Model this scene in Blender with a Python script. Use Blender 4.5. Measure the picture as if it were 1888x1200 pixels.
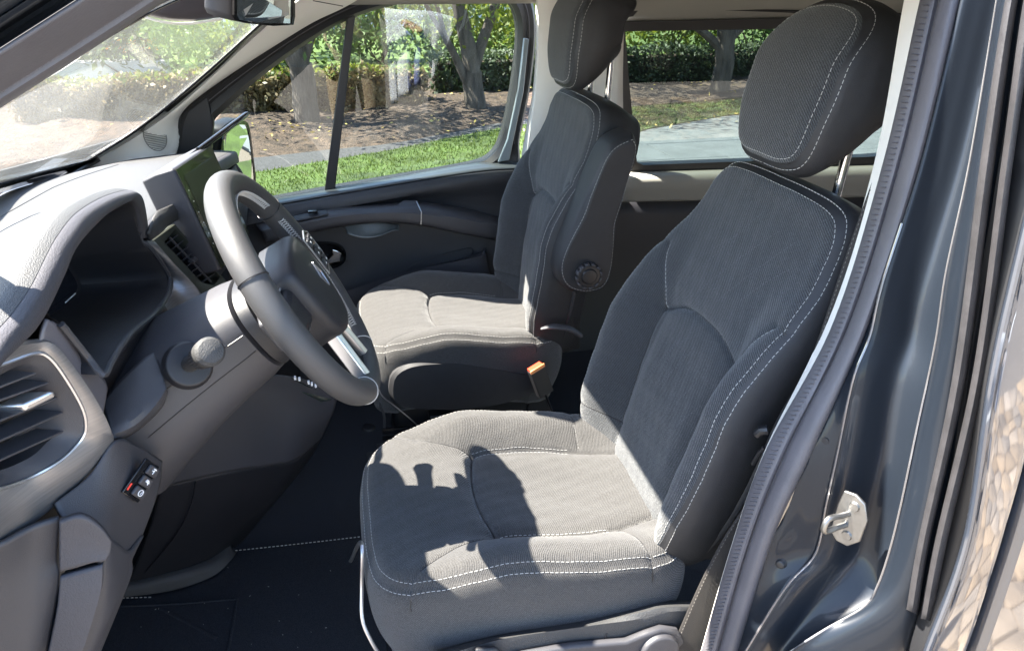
import bpy, bmesh, math, random
import numpy as np
from mathutils import Vector, Matrix

for o in list(bpy.data.objects): bpy.data.objects.remove(o)
scene = bpy.context.scene
col = scene.collection
rad = math.radians

# ------------------------------------------------------------------ camera
# X = towards the rear of the van, Y = across the van (away from the open door), Z = up, cabin floor z = 0, ground z = -0.5
W0, H0, FPX = 1888.0, 1200.0, 1363.0
PITCH = math.atan2(645, FPX); YAW = math.atan2(344, math.hypot(645, FPX))
CAM = np.array([0, 0, 1.30])
FW = np.array([math.sin(YAW)*math.cos(PITCH), math.cos(YAW)*math.cos(PITCH), -math.sin(PITCH)])
RT = np.array([math.cos(YAW), -math.sin(YAW), 0.0])
UP = np.cross(RT, FW)
cd = bpy.data.cameras.new('camera'); cam = bpy.data.objects.new('camera', cd); col.objects.link(cam)
cd.sensor_width = 36; cd.lens = 36*FPX/W0; cd.clip_start = 0.02; cd.clip_end = 600
M = Matrix(((RT[0], UP[0], -FW[0], CAM[0]), (RT[1], UP[1], -FW[1], CAM[1]), (RT[2], UP[2], -FW[2], CAM[2]), (0, 0, 0, 1)))
cam.matrix_world = M
scene.camera = cam

# ------------------------------------------------------------------ light
SUN = np.array([-0.70, 0.20, 1.0]); SUN = SUN/np.linalg.norm(SUN)          # towards the sun
world = bpy.data.worlds.new('World'); scene.world = world; world.use_nodes = True
wn = world.node_tree.nodes; wl = world.node_tree.links
sky = wn.new('ShaderNodeTexSky'); sky.sky_type = 'NISHITA'; sky.sun_disc = False
sky.sun_elevation = math.asin(SUN[2]); sky.sun_rotation = math.atan2(SUN[0], SUN[1])
sky.air_density = 1.0; sky.dust_density = 0.6
wl.new(sky.outputs[0], wn['Background'].inputs[0]); wn['Background'].inputs[1].default_value = 0.10
sd = bpy.data.lights.new('sun', 'SUN'); sd.energy = 5.0; sd.angle = rad(0.53); sd.color = (1.0, 0.95, 0.87)
so = bpy.data.objects.new('sun', sd); col.objects.link(so)
so.rotation_euler = Vector(SUN).to_track_quat('Z', 'Y').to_euler()
scene.view_settings.view_transform = 'Standard'; scene.view_settings.look = 'None'
scene.view_settings.gamma = 1; scene.view_settings.exposure = 3.25
scene.render.engine = 'CYCLES'
scene.cycles.max_bounces = 8; scene.cycles.transparent_max_bounces = 24; scene.cycles.diffuse_bounces = 4

# ------------------------------------------------------------------ helpers
def ray(px, py): return FW*FPX + RT*(px-W0/2) - UP*(py-H0/2)
def on(px, py, ax, v):
    d = ray(px, py); return CAM + (v-CAM[ax])/d[ax]*d
def P(px, py, y): return on(px, py, 1, y)
def PX(px, py, x): return on(px, py, 0, x)
def PZ(px, py, z): return on(px, py, 2, z)
def PP(px, py, p0, n):
    d = ray(px, py); n = np.array(n, float); return CAM + (np.array(p0)-CAM).dot(n)/d.dot(n)*d
def A(*a): return np.array(a, float)
def nz(v): v = np.asarray(v, float); return v/(np.linalg.norm(v)+1e-12)

def cr(pts, n, closed=False):
    """Catmull-Rom through pts, n samples even in arc length"""
    p = np.array(pts, float)
    if len(p) == 2 and not closed:
        t = np.linspace(0, 1, n)[:, None]; return p[0]*(1-t)+p[1]*t
    if closed: q = np.vstack([p[-1], p, p[0], p[1]])
    else: q = np.vstack([2*p[0]-p[1], p, 2*p[-1]-p[-2]])
    out = []
    for i in range(1, len(q)-2):
        t = np.linspace(0, 1, 14, endpoint=False)[:, None]
        a, b, c, d = q[i-1], q[i], q[i+1], q[i+2]
        out.append(0.5*(2*b+(c-a)*t+(2*a-5*b+4*c-d)*t**2+(3*b-a-3*c+d)*t**3))
    o = np.vstack(out+[q[-2][None]])
    L = np.r_[0, np.cumsum(np.linalg.norm(np.diff(o, axis=0), axis=1))]
    s = np.linspace(0, L[-1], n+1 if closed else n)
    if closed: s = s[:-1]
    return np.stack([np.interp(s, L, o[:, k]) for k in range(o.shape[1])], 1)

WPOS = {}
def reg(o, parent):
    """parent o, whose mesh is in world coordinates, to an empty or part"""
    if parent is not None:
        o.parent = parent
        pw = WPOS.get(parent.name, Vector((0, 0, 0)))
        o.location = -pw
    WPOS[o.name] = Vector((0, 0, 0))
def thing(name, label, cat, loc, group=None):
    o = bpy.data.objects.new(name, None); col.objects.link(o); o.location = loc; o.empty_display_size = .1
    o['label'] = label; o['category'] = cat
    if group: o['group'] = group
    WPOS[o.name] = Vector(loc); return o
def tag(o, label, cat, group=None):
    o['label'] = label; o['category'] = cat
    if group: o['group'] = group
    return o

class G:
    """collects shapes, builds ONE mesh object"""
    def __init__(s): s.v = []; s.f = []; s.n = 0
    def add(s, v, f):
        v = np.asarray(v, float); s.v.append(v); s.f += [tuple(i+s.n for i in q) for q in f]; s.n += len(v); return s
    def grid(s, g, closed_u=False, closed_v=False):
        g = np.asarray(g); nv, nu = g.shape[:2]; f = []
        for j in range(nv if closed_v else nv-1):
            for i in range(nu if closed_u else nu-1):
                a = j*nu+i; b = j*nu+(i+1) % nu; c = ((j+1) % nv)*nu+(i+1) % nu; d = ((j+1) % nv)*nu+i
                f.append((a, b, c, d))
        return s.add(g.reshape(-1, 3), f)
    def patch(s, rows, nu=24, nv=16, lin=False):
        R = [cr(r, nu) for r in rows]
        if lin: g = np.array(R)
        else:
            R = np.array(R); g = np.stack([cr(R[:, i], nv) for i in range(nu)], 1)
        return s.grid(g)
    def loft(s, loops, cap=True):
        g = np.array(loops); n = g.shape[1]; base = s.n
        s.grid(g, closed_u=True)
        if cap:
            s.f.append(tuple(base+i for i in reversed(range(n))))
            e = base+(len(g)-1)*n; s.f.append(tuple(e+i for i in range(n)))
        return s
    def tube(s, path, r, n=10, cap=True, flat=None):
        path = np.array(path, float); m = len(path)
        r = np.full(m, r) if np.isscalar(r) else np.array(r)
        t = np.gradient(path, axis=0); t /= np.linalg.norm(t, axis=1)[:, None]+1e-12
        up = A(0, 0, 1) if abs(t[0][2]) < .9 else A(1, 0, 0)
        loops = []; u = nz(np.cross(t[0], up))
        for i in range(m):
            u = nz(u-t[i]*u.dot(t[i])); w = np.cross(t[i], u)
            a = np.linspace(0, 2*np.pi, n, endpoint=False)
            loops.append(path[i]+r[i]*(np.outer(np.cos(a), u)+np.outer(np.sin(a), w)*(flat or 1)))
        return s.loft(loops, cap)
    def box(s, c, size, ax=None):
        c = np.array(c, float); h = np.array(size)/2
        ax = np.eye(3) if ax is None else np.array([nz(a) for a in ax])
        v = [c+ax[0]*h[0]*i+ax[1]*h[1]*j+ax[2]*h[2]*k for k in (-1, 1) for j in (-1, 1) for i in (-1, 1)]
        return s.add(v, [(0, 2, 3, 1), (4, 5, 7, 6), (0, 1, 5, 4), (2, 6, 7, 3), (0, 4, 6, 2), (1, 3, 7, 5)])
    def prism(s, poly, off):
        poly = np.array(poly, float); n = len(poly); off = np.array(off, float)
        return s.add(np.vstack([poly, poly+off]), [tuple(range(n)), tuple(reversed(range(n, 2*n)))]+[(i, i+n, (i+1) % n+n, (i+1) % n) for i in range(n)])
    def disc(s, c, nrm, r, h, n=28, r2=None, round_=0):
        nrm = nz(nrm); u = nz(np.cross(nrm, A(0.31, .2, .93))); w = np.cross(nrm, u); c = np.array(c, float)
        a = np.linspace(0, 2*np.pi, n, endpoint=False); ring = np.outer(np.cos(a), u)+np.outer(np.sin(a), w)
        r2 = r if r2 is None else r2
        L = [c+ring*r]
        if round_:
            for k in np.linspace(0, 1, 5): L.append(c+nrm*(h-round_+round_*math.sin(k*math.pi/2))+ring*(r2-round_+round_*math.cos(k*math.pi/2)))
        else: L.append(c+nrm*h+ring*r2)
        return s.loft(L)
    def build(s, name, mat, parent=None, smooth=True, bevel=0, solid=0, off=0, sub=0, angle=35, stuff=False, bseg=2):
        me = bpy.data.meshes.new(name)
        me.from_pydata(np.vstack(s.v).tolist(), [], s.f)
        bm = bmesh.new(); bm.from_mesh(me); bmesh.ops.recalc_face_normals(bm, faces=bm.faces) if not solid else None
        bm.to_mesh(me); bm.free()
        me.materials.append(mat)
        o = bpy.data.objects.new(name, me); col.objects.link(o)
        if smooth:
            me.polygons.foreach_set('use_smooth', [True]*len(me.polygons))
            try: me.set_sharp_from_angle(angle=rad(angle))
            except Exception: pass
        if solid:
            m = o.modifiers.new('s', 'SOLIDIFY'); m.thickness = solid; m.offset = off
        if bevel:
            m = o.modifiers.new('b', 'BEVEL'); m.width = bevel; m.segments = bseg; m.limit_method = 'ANGLE'; m.angle_limit = rad(40)
        if sub:
            m = o.modifiers.new('d', 'SUBSURF'); m.levels = sub; m.render_levels = sub
        reg(o, parent)
        if stuff: o['kind'] = 'stuff'
        return o

# ------------------------------------------------------------------ materials
MATS = {}
def mat(name, c, rough=.6, metal=0, bump=0, bscale=400, var=0, vscale=8, coat=0, coat_ior=1.5, sheen=0, spec=.5, detail=4, stretch=None, col2=None, aniso=0):
    m = bpy.data.materials.new(name); m.use_nodes = True; N = m.node_tree.nodes; L = m.node_tree.links
    b = N['Principled BSDF']; b.inputs['Base Color'].default_value = (*c, 1); b.inputs['Roughness'].default_value = rough
    b.inputs['Metallic'].default_value = metal; b.inputs['Specular IOR Level'].default_value = spec
    b.inputs['Coat Weight'].default_value = coat; b.inputs['Coat IOR'].default_value = coat_ior; b.inputs['Coat Roughness'].default_value = .03
    if sheen:
        b.inputs['Sheen Weight'].default_value = sheen; b.inputs['Sheen Roughness'].default_value = .45
    tc = N.new('ShaderNodeTexCoord'); src = tc.outputs['Object']
    if stretch:
        mp = N.new('ShaderNodeMapping'); mp.inputs['Scale'].default_value = stretch; L.new(src, mp.inputs[0]); src = mp.outputs[0]
    if var:
        n = N.new('ShaderNodeTexNoise'); n.inputs['Scale'].default_value = vscale; n.inputs['Detail'].default_value = detail; L.new(src, n.inputs[0])
        r = N.new('ShaderNodeMix'); r.data_type = 'RGBA'
        c2 = col2 or tuple(min(1, x*(1+var)) for x in c); c1 = c if col2 else tuple(x*(1-var) for x in c)
        r.inputs[6].default_value = (*c1, 1); r.inputs[7].default_value = (*c2, 1)
        rp = N.new('ShaderNodeMapRange'); rp.inputs[1].default_value = .32; rp.inputs[2].default_value = .68
        L.new(n.outputs[0], rp.inputs[0]); L.new(rp.outputs[0], r.inputs[0]); L.new(r.outputs[2], b.inputs['Base Color'])
    if bump:
        n2 = N.new('ShaderNodeTexNoise'); n2.inputs['Scale'].default_value = bscale; n2.inputs['Detail'].default_value = 3; L.new(src, n2.inputs[0])
        bp = N.new('ShaderNodeBump'); bp.inputs['Strength'].default_value = bump; bp.inputs['Distance'].default_value = .002
        L.new(n2.outputs[0], bp.inputs['Height']); L.new(bp.outputs[0], b.inputs['Normal'])
    MATS[name] = m; return m

def fabric(name, c, stripes=False):
    """woven seat cloth: fine ribs, speckle, and on the inserts faint diagonal stitched rays"""
    m = mat(name, c, rough=.95, sheen=.25, spec=.15); N = m.node_tree.nodes; L = m.node_tree.links; b = N['Principled BSDF']
    tc = N.new('ShaderNodeTexCoord')
    w = N.new('ShaderNodeTexWave'); w.inputs['Scale'].default_value = 95 if stripes else 130; w.inputs['Distortion'].default_value = 1.2; w.inputs['Detail'].default_value = 2; w.inputs['Detail Scale'].default_value = .6
    mp = N.new('ShaderNodeMapping'); mp.inputs['Rotation'].default_value = (rad(20), rad(25), rad(35)); L.new(tc.outputs['Object'], mp.inputs[0]); L.new(mp.outputs[0], w.inputs[0])
    n = N.new('ShaderNodeTexNoise'); n.inputs['Scale'].default_value = 520; n.inputs['Detail'].default_value = 2; L.new(tc.outputs['Object'], n.inputs[0])
    ma = N.new('ShaderNodeMath'); ma.operation = 'MULTIPLY_ADD'; L.new(w.outputs[1], ma.inputs[0]); ma.inputs[1].default_value = .45; L.new(n.outputs[0], ma.inputs[2])
    bp = N.new('ShaderNodeBump'); bp.inputs['Strength'].default_value = .8; bp.inputs['Distance'].default_value = .0018
    L.new(ma.outputs[0], bp.inputs['Height']); L.new(bp.outputs[0], b.inputs['Normal'])
    r = N.new('ShaderNodeMapRange'); r.inputs[1].default_value = .35; r.inputs[2].default_value = 1.1; r.inputs[3].default_value = .40; r.inputs[4].default_value = 1.85
    L.new(ma.outputs[0], r.inputs[0])
    x = N.new('ShaderNodeMix'); x.data_type = 'RGBA'; x.blend_type = 'MULTIPLY'; x.inputs[0].default_value = 1; x.inputs[6].default_value = (*c, 1)
    L.new(r.outputs[0], x.inputs[7]); L.new(x.outputs[2], b.inputs['Base Color'])
    return m

FAB = fabric('seat_cloth', (.047, .0455, .0445))
FABI = fabric('seat_insert_cloth', (.040, .042, .045), True)
VINYL = mat('seat_vinyl', (.016, .016, .018), .6, bump=.25, bscale=700, var=.1, vscale=60)
RAY = mat('ray_thread', (.12, .12, .13), .9)
STITCH = mat('stitch_thread', (.40, .39, .37), .8)
PLAS = mat('dash_plastic', (.038, .038, .039), .6, bump=.8, bscale=600, var=.10, vscale=420)
PLASE = mat('grained_plastic', (.042, .040, .046), .6, bump=.4, bscale=520, var=.08, vscale=300)
PLASM = mat('grey_plastic', (.040, .039, .044), .5, bump=.3, bscale=900, var=.05)
PLASD = mat('dark_plastic', (.014, .014, .017), .5, bump=.25, bscale=900)
PLASB = mat('black_plastic', (.010, .010, .012), .45)
DOORM = mat('door_plastic', (.024, .025, .029), .5, bump=.3, bscale=700, var=.06)
GLOSSB = mat('gloss_black', (.008, .008, .009), .08)
BRUSH = mat('brushed_trim', (.27, .27, .28), .40, metal=.8, bump=.15, bscale=7, var=.10, vscale=6, stretch=(2, 2, 70))
WHITE = mat('pale_trim', (.80, .775, .72), .7, bump=.2, bscale=600, var=.03)
GREYT = mat('grey_trim', (.20, .195, .18), .75, bump=.2, bscale=500, var=.04)
LINER = mat('headlining_cloth', (.30, .29, .26), .95, bump=.3, bscale=800)
RUBB = mat('grey_rubber_seal', (.080, .076, .084), .55, bump=.2, bscale=300, var=.10, vscale=14)
RUBS = mat('weatherstrip_rubber', (.030, .028, .029), .5, bump=.3, bscale=200, var=.2, vscale=30)
RUBK = mat('black_rubber', (.012, .012, .013), .5)
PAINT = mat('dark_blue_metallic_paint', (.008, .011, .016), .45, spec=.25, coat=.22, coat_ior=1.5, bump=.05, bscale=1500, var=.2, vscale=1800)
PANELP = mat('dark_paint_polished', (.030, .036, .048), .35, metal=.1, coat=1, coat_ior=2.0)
RIDGEHI = mat('painted_ridge_highlight', (.20, .19, .19), .25, metal=.6, coat=1)  # paler than the body paint: highlights of the pillar ridges as colour
CHROME = mat('chrome', (.85, .85, .84), .12, metal=1)
STEEL = mat('zinc_steel', (.24, .235, .225), .4, metal=1, var=.08, vscale=90, bump=.1, bscale=200)
SILV = mat('satin_silver', (.55, .55, .56), .3, metal=.9)
CARPET = mat('black_carpet', (.034, .036, .042), 1.0, bump=1.0, bscale=900, var=.5, vscale=700, spec=.1)
LEATH = mat('wheel_leather', (.048, .047, .048), .5, bump=.35, bscale=1100, var=.05)
RED = mat('red_plastic', (.75, .05, .02), .4)
BELT = mat('belt_webbing', (.018, .015, .013), .7, bump=.5, bscale=600, stretch=(1, 1, 6))
REDL = mat('red_mark', (.8, .06, .04), .5)
MARK = mat('white_print', (.75, .75, .75), .6)

def glass(name, tint, f0=.04, dust=0, dustc=(.9, .9, .85)):
    m = bpy.data.materials.new(name); m.use_nodes = True; N = m.node_tree.nodes; L = m.node_tree.links; N.remove(N['Principled BSDF'])
    t = N.new('ShaderNodeBsdfTransparent'); t.inputs[0].default_value = (*tint, 1)
    g = N.new('ShaderNodeBsdfGlossy'); g.inputs['Roughness'].default_value = 0.0
    geo = N.new('ShaderNodeNewGeometry'); d = N.new('ShaderNodeVectorMath'); d.operation = 'DOT_PRODUCT'
    L.new(geo.outputs['Normal'], d.inputs[0]); L.new(geo.outputs['Incoming'], d.inputs[1])
    ab = N.new('ShaderNodeMath'); ab.operation = 'ABSOLUTE'; L.new(d.outputs['Value'], ab.inputs[0])
    su = N.new('ShaderNodeMath'); su.operation = 'SUBTRACT'; su.inputs[0].default_value = 1; L.new(ab.outputs[0], su.inputs[1])
    pw = N.new('ShaderNodeMath'); pw.operation = 'POWER'; L.new(su.outputs[0], pw.inputs[0]); pw.inputs[1].default_value = 5
    ml = N.new('ShaderNodeMath'); ml.operation = 'MULTIPLY_ADD'; L.new(pw.outputs[0], ml.inputs[0]); ml.inputs[1].default_value = 1-f0; ml.inputs[2].default_value = f0
    mx = N.new('ShaderNodeMixShader'); L.new(ml.outputs[0], mx.inputs[0]); L.new(t.outputs[0], mx.inputs[1]); L.new(g.outputs[0], mx.inputs[2])
    out = mx.outputs[0]
    if dust:
        tr = N.new('ShaderNodeBsdfTranslucent'); tr.inputs[0].default_value = (*dustc, 1)
        m2 = N.new('ShaderNodeMixShader'); m2.inputs[0].default_value = dust
        n = N.new('ShaderNodeTexNoise'); n.inputs['Scale'].default_value = 3; n.inputs['Detail'].default_value = 6
        tc = N.new('ShaderNodeTexCoord'); L.new(tc.outputs['Object'], n.inputs[0])
        q = N.new('ShaderNodeMath'); q.operation = 'MULTIPLY'; L.new(n.outputs[0], q.inputs[0]); q.inputs[1].default_value = dust*2; L.new(q.outputs[0], m2.inputs[0])
        L.new(out, m2.inputs[1]); L.new(tr.outputs[0], m2.inputs[2]); out = m2.outputs[0]
    L.new(out, N['Material Output'].inputs[0]); return m
GLASS = glass('side_glass', (.72, .75, .73), .06)
GLASSR = glass('tinted_rear_glass', (.52, .56, .54), .035)
WSCREEN = glass('dusty_windscreen', (.97, .965, .945), .04, dust=.014)
SCREENG = mat('screen_glass', (.035, .038, .018), .1, coat=1, coat_ior=1.6)
MIRROR = mat('mirror_glass', (.92, .93, .93), .01, metal=1)

def leafmat(name, c1, c2, trans=.35):
    m = bpy.data.materials.new(name); m.use_nodes = True; N = m.node_tree.nodes; L = m.node_tree.links; b = N['Principled BSDF']
    g = N.new('ShaderNodeNewGeometry'); x = N.new('ShaderNodeMix'); x.data_type = 'RGBA'
    x.inputs[6].default_value = (*c1, 1); x.inputs[7].default_value = (*c2, 1)
    L.new(g.outputs['Random Per Island'], x.inputs[0]); L.new(x.outputs[2], b.inputs['Base Color']); b.inputs['Roughness'].default_value = .55
    t = N.new('ShaderNodeBsdfTranslucent'); L.new(x.outputs[2], t.inputs[0])
    mx = N.new('ShaderNodeMixShader'); mx.inputs[0].default_value = trans
    L.new(b.outputs[0], mx.inputs[1]); L.new(t.outputs[0], mx.inputs[2]); L.new(mx.outputs[0], N['Material Output'].inputs[0]); return m
LEAFY = leafmat('yellow_green_leaves', (.07, .12, .012), (.20, .22, .022), .45)
LEAFG = leafmat('green_leaves', (.03, .07, .015), (.10, .15, .03), .4)
LEAFD = leafmat('dark_green_leaves', (.018, .035, .012), (.05, .075, .022), .25)
LEAFB = leafmat('dry_hedge_leaves', (.10, .07, .03), (.22, .17, .07), .25)
LEAFDROP = leafmat('fallen_leaves', (.25, .17, .04), (.45, .36, .10), .1)
BLADE = leafmat('grass_blades', (.055, .092, .013), (.125, .165, .026), .35)
BARK = mat('tree_bark', (.085, .068, .055), .95, bump=1, bscale=40, var=.45, vscale=14, stretch=(1, 1, .25))
BARK.node_tree.nodes['Bump'].inputs['Distance'].default_value = .02
SOIL = mat('bark_mulch', (.056, .037, .025), 1, bump=1, bscale=30, var=.6, vscale=9, detail=10)
SOIL.node_tree.nodes['Bump'].inputs['Distance'].default_value = .04
GRAVEL = mat('gravel', (.045, .044, .046), 1, bump=1, bscale=60, var=.35, vscale=40, detail=8)
SLAB = mat('stone_slabs', (.12, .13, .135), .8, bump=.4, bscale=30, var=.15, vscale=3)
LAWN = mat('lawn_soil', (.042, .070, .012), 1, bump=1, bscale=50, var=.4, vscale=3, col2=None)
STONE = mat('beige_flagstone', (.32, .24, .16), .9, bump=.8, bscale=14, var=.22, vscale=5, detail=8)
STONE.node_tree.nodes['Bump'].inputs['Distance'].default_value = .015
MORTAR = mat('paving_bed', (.12, .10, .08), 1)
WALLW = mat('white_render', (.55, .57, .60), .9, var=.08, vscale=2)
WALLG = mat('grey_render', (.16, .18, .20), .9, var=.2, vscale=1)
WINB = mat('building_window', (.05, .07, .09), .1)

def random_stone(m):
    N = m.node_tree.nodes; L = m.node_tree.links; b = N['Principled BSDF']
    oi = N.new('ShaderNodeObjectInfo'); h = N.new('ShaderNodeHueSaturation')
    r = N.new('ShaderNodeMapRange'); r.inputs[3].default_value = .65; r.inputs[4].default_value = 1.2; L.new(oi.outputs['Random'], r.inputs[0]); L.new(r.outputs[0], h.inputs['Value'])
    r2 = N.new('ShaderNodeMapRange'); r2.inputs[3].default_value = .6; r2.inputs[4].default_value = 1.1
    ml = N.new('ShaderNodeMath'); ml.operation = 'FRACT'; m2 = N.new('ShaderNodeMath'); m2.operation = 'MULTIPLY'; m2.inputs[1].default_value = 7.3; L.new(oi.outputs['Random'], m2.inputs[0]); L.new(m2.outputs[0], ml.inputs[0]); L.new(ml.outputs[0], r2.inputs[0]); L.new(r2.outputs[0], h.inputs['Saturation'])
    s = b.inputs['Base Color'].links[0].from_socket; L.new(s, h.inputs['Color']); L.new(h.outputs[0], b.inputs['Base Color'])
random_stone(STONE)
# ------------------------------------------------------------------ upholstered pads (seat cushions, backrests, headrests, armrest)
def sstep(x, a, b):
    t = np.clip((x-a)/(b-a), 0, 1); return t*t*(3-2*t)
def pdist(a, b, line):
    """distance from points (a, b) to a polyline"""
    line = np.array(line, float); d = np.full(np.shape(a), 9.)
    for (x0, y0), (x1, y1) in zip(line[:-1], line[1:]):
        dx, dy = x1-x0, y1-y0; l2 = dx*dx+dy*dy+1e-12
        t = np.clip(((a-x0)*dx+(b-y0)*dy)/l2, 0, 1)
        d = np.minimum(d, np.hypot(a-x0-t*dx, b-y0-t*dy))
    return d

def wob(a, b):
    return .0016*np.sin(23*a+9*b+1)*np.sin(17*b-11*a)+.0008*np.sin(61*a+40*b)*np.sin(53*b-37*a)+.0004*np.sin(140*a-90*b)*np.sin(120*b+70*a)

class Pad:
    def __init__(s, outline, center, frame, hfun, depth, R=.045, grooves=(), rim=(), side=None, taper=0, bulge=.012):
        s.o = cr(outline, 720, True); s.c = np.array(center, float); s.fr = frame; s.h = hfun; s.D = depth; s.R = R
        s.gr = [(cr(g, 40), d, w) for g, d, w in grooves]; s.rim = rim; s.side = side; s.taper = taper; s.bulge = bulge
        d = s.o-s.c; ph = np.arctan2(d[:, 1], d[:, 0]); rr = np.hypot(d[:, 0], d[:, 1]); k = np.argsort(ph)
        s.ph = ph[k]; s.rr = rr[k]
    def rad(s, phi): return np.interp(phi, s.ph, s.rr, period=2*np.pi)
    def ab(s, phi, e):
        r = s.rad(phi); q = np.clip(1-np.maximum(e, 0)/r, 0, 1)
        return s.c[0]+q*r*np.cos(phi), s.c[1]+q*r*np.sin(phi)
    def S(s, phi, e):
        """e > 0: inwards from the edge on the face; e < 0: down the side"""
        phi, e = np.broadcast_arrays(np.asarray(phi, float), np.asarray(e, float))
        a, b = s.ab(phi, e); ei = np.clip(e, 0, s.R); drop = s.R-np.sqrt(np.maximum(s.R**2-(s.R-ei)**2, 0))
        h = s.h(a, b)-drop
        for g, dp, w in s.gr:
            d = pdist(a, b, g); h = h-dp*(.55*np.exp(-(d/w)**2)+.45*np.exp(-(d/(w*4.5))**2))
        for e0, dp, w in s.rim:
            h = h-np.where(e >= -.001, dp*np.exp(-((e-e0)/w)**2), 0)
        t = np.clip(-e/s.D, 0, 1); h = h-t*s.D
        lat = s.bulge*np.sin(np.pi*np.minimum(t*1.15, 1))-s.taper*t
        for e0, dp, w in s.rim: lat = lat-np.where(e < -.001, dp*np.exp(-((e-e0)/w)**2), 0)
        ca, sa = np.cos(phi), np.sin(phi); a = a+lat*ca; b = b+lat*sa
        if s.side: a, b, h = s.side(a, b, h, t)
        o, X, Y, Z = s.fr
        return o+a[..., None]*X+b[..., None]*Y+h[..., None]*Z
    def SA(s, a, b):
        a = np.asarray(a, float); b = np.asarray(b, float); d0 = a-s.c[0]; d1 = b-s.c[1]
        phi = np.arctan2(d1, d0); return s.S(phi, s.rad(phi)-np.hypot(d0, d1))
    def mesh(s, G_, nphi=300, nr=64, ns=14):
        idx = np.linspace(0, len(s.o), nphi, endpoint=False).astype(int)
        d = s.o[idx]-s.c; phi = np.arctan2(d[:, 1], d[:, 0]); r = s.rad(phi)
        rows = [s.S(phi, r*(1-q)) for q in np.linspace(0, 1, nr+1)[1:]]
        rows += [s.S(phi, np.full(nphi, -s.D*t)) for t in np.linspace(0, 1, ns+1)[1:]]
        g = np.array(rows); base = G_.n; G_.grid(g, closed_u=True)
        c0 = s.S(np.array([0.]), np.array([s.rad(0.)]))[0]; cb = g[-1].mean(0)
        G_.add([c0, cb], []); ic = base+len(g)*nphi
        G_.f += [(ic, base+i, base+(i+1) % nphi) for i in range(nphi)]
        e = base+(len(g)-1)*nphi; G_.f += [(ic+1, e+(i+1) % nphi, e+i) for i in range(nphi)]
        s.nside = (nr-1)*nphi; s.nphi = nphi; s.base = 0
        return G_
    def edge(s, p0, p1, e, n=400):
        """curve at distance e from the edge between outline fractions p0..p1"""
        k = (np.linspace(p0, p1, n)*len(s.o)).astype(int) % len(s.o); d = s.o[k]-s.c; phi = np.arctan2(d[:, 1], d[:, 0])
        return s.S(phi, np.full(n, e)), s.S(phi, np.full(n, e-.004)), s.S(phi, np.full(n, e+.004))

def split_mat(o, pad, m2, ring):
    """faces outside ring (counted from the centre) take the second material"""
    me = o.data; me.materials.append(m2); n = len(me.polygons); k = ring*pad.nphi; ng = n-2*pad.nphi
    idx = np.zeros(n, int); idx[k:ng] = 1; idx[ng+pad.nphi:] = 1; me.polygons.foreach_set('material_index', idx)
def stitches(G_, line, side1, side2, pitch=.0085, ln=.0055, w=.00085):
    """short thread bars along a surface line"""
    L = np.r_[0, np.cumsum(np.linalg.norm(np.diff(line, axis=0), axis=1))]
    for q in np.arange(pitch/2, L[-1], pitch):
        p = np.array([np.interp(q, L, line[:, k]) for k in range(3)]); p2 = np.array([np.interp(min(q+.003, L[-1]), L, line[:, k]) for k in range(3)])
        if np.linalg.norm(p2-p) < 1e-6: continue
        a = np.array([np.interp(q, L, side1[:, k]) for k in range(3)]); b = np.array([np.interp(q, L, side2[:, k]) for k in range(3)])
        t = nz(p2-p); s = nz(a-b); n = nz(np.cross(t, s)); 
        G_.box(p+n*0, (ln, w, w*1.4), (t, s, n))
def stitch_ab(G_, pad, line, off=0, **k):
    ln = cr(line, 300); t = np.gradient(ln, axis=0); t /= np.linalg.norm(t, axis=1)[:, None]+1e-9; nn = np.stack([-t[:, 1], t[:, 0]], 1)
    c = [pad.SA(*(ln+nn*q).T) for q in (off, off-.004, off+.004)]; stitches(G_, *c, **k)
def seam_cord(G_, pad, line, off=0, r=.0011):
    ln = cr(line, 120); G_.tube(pad.SA(*ln.T), r, 5)

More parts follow.
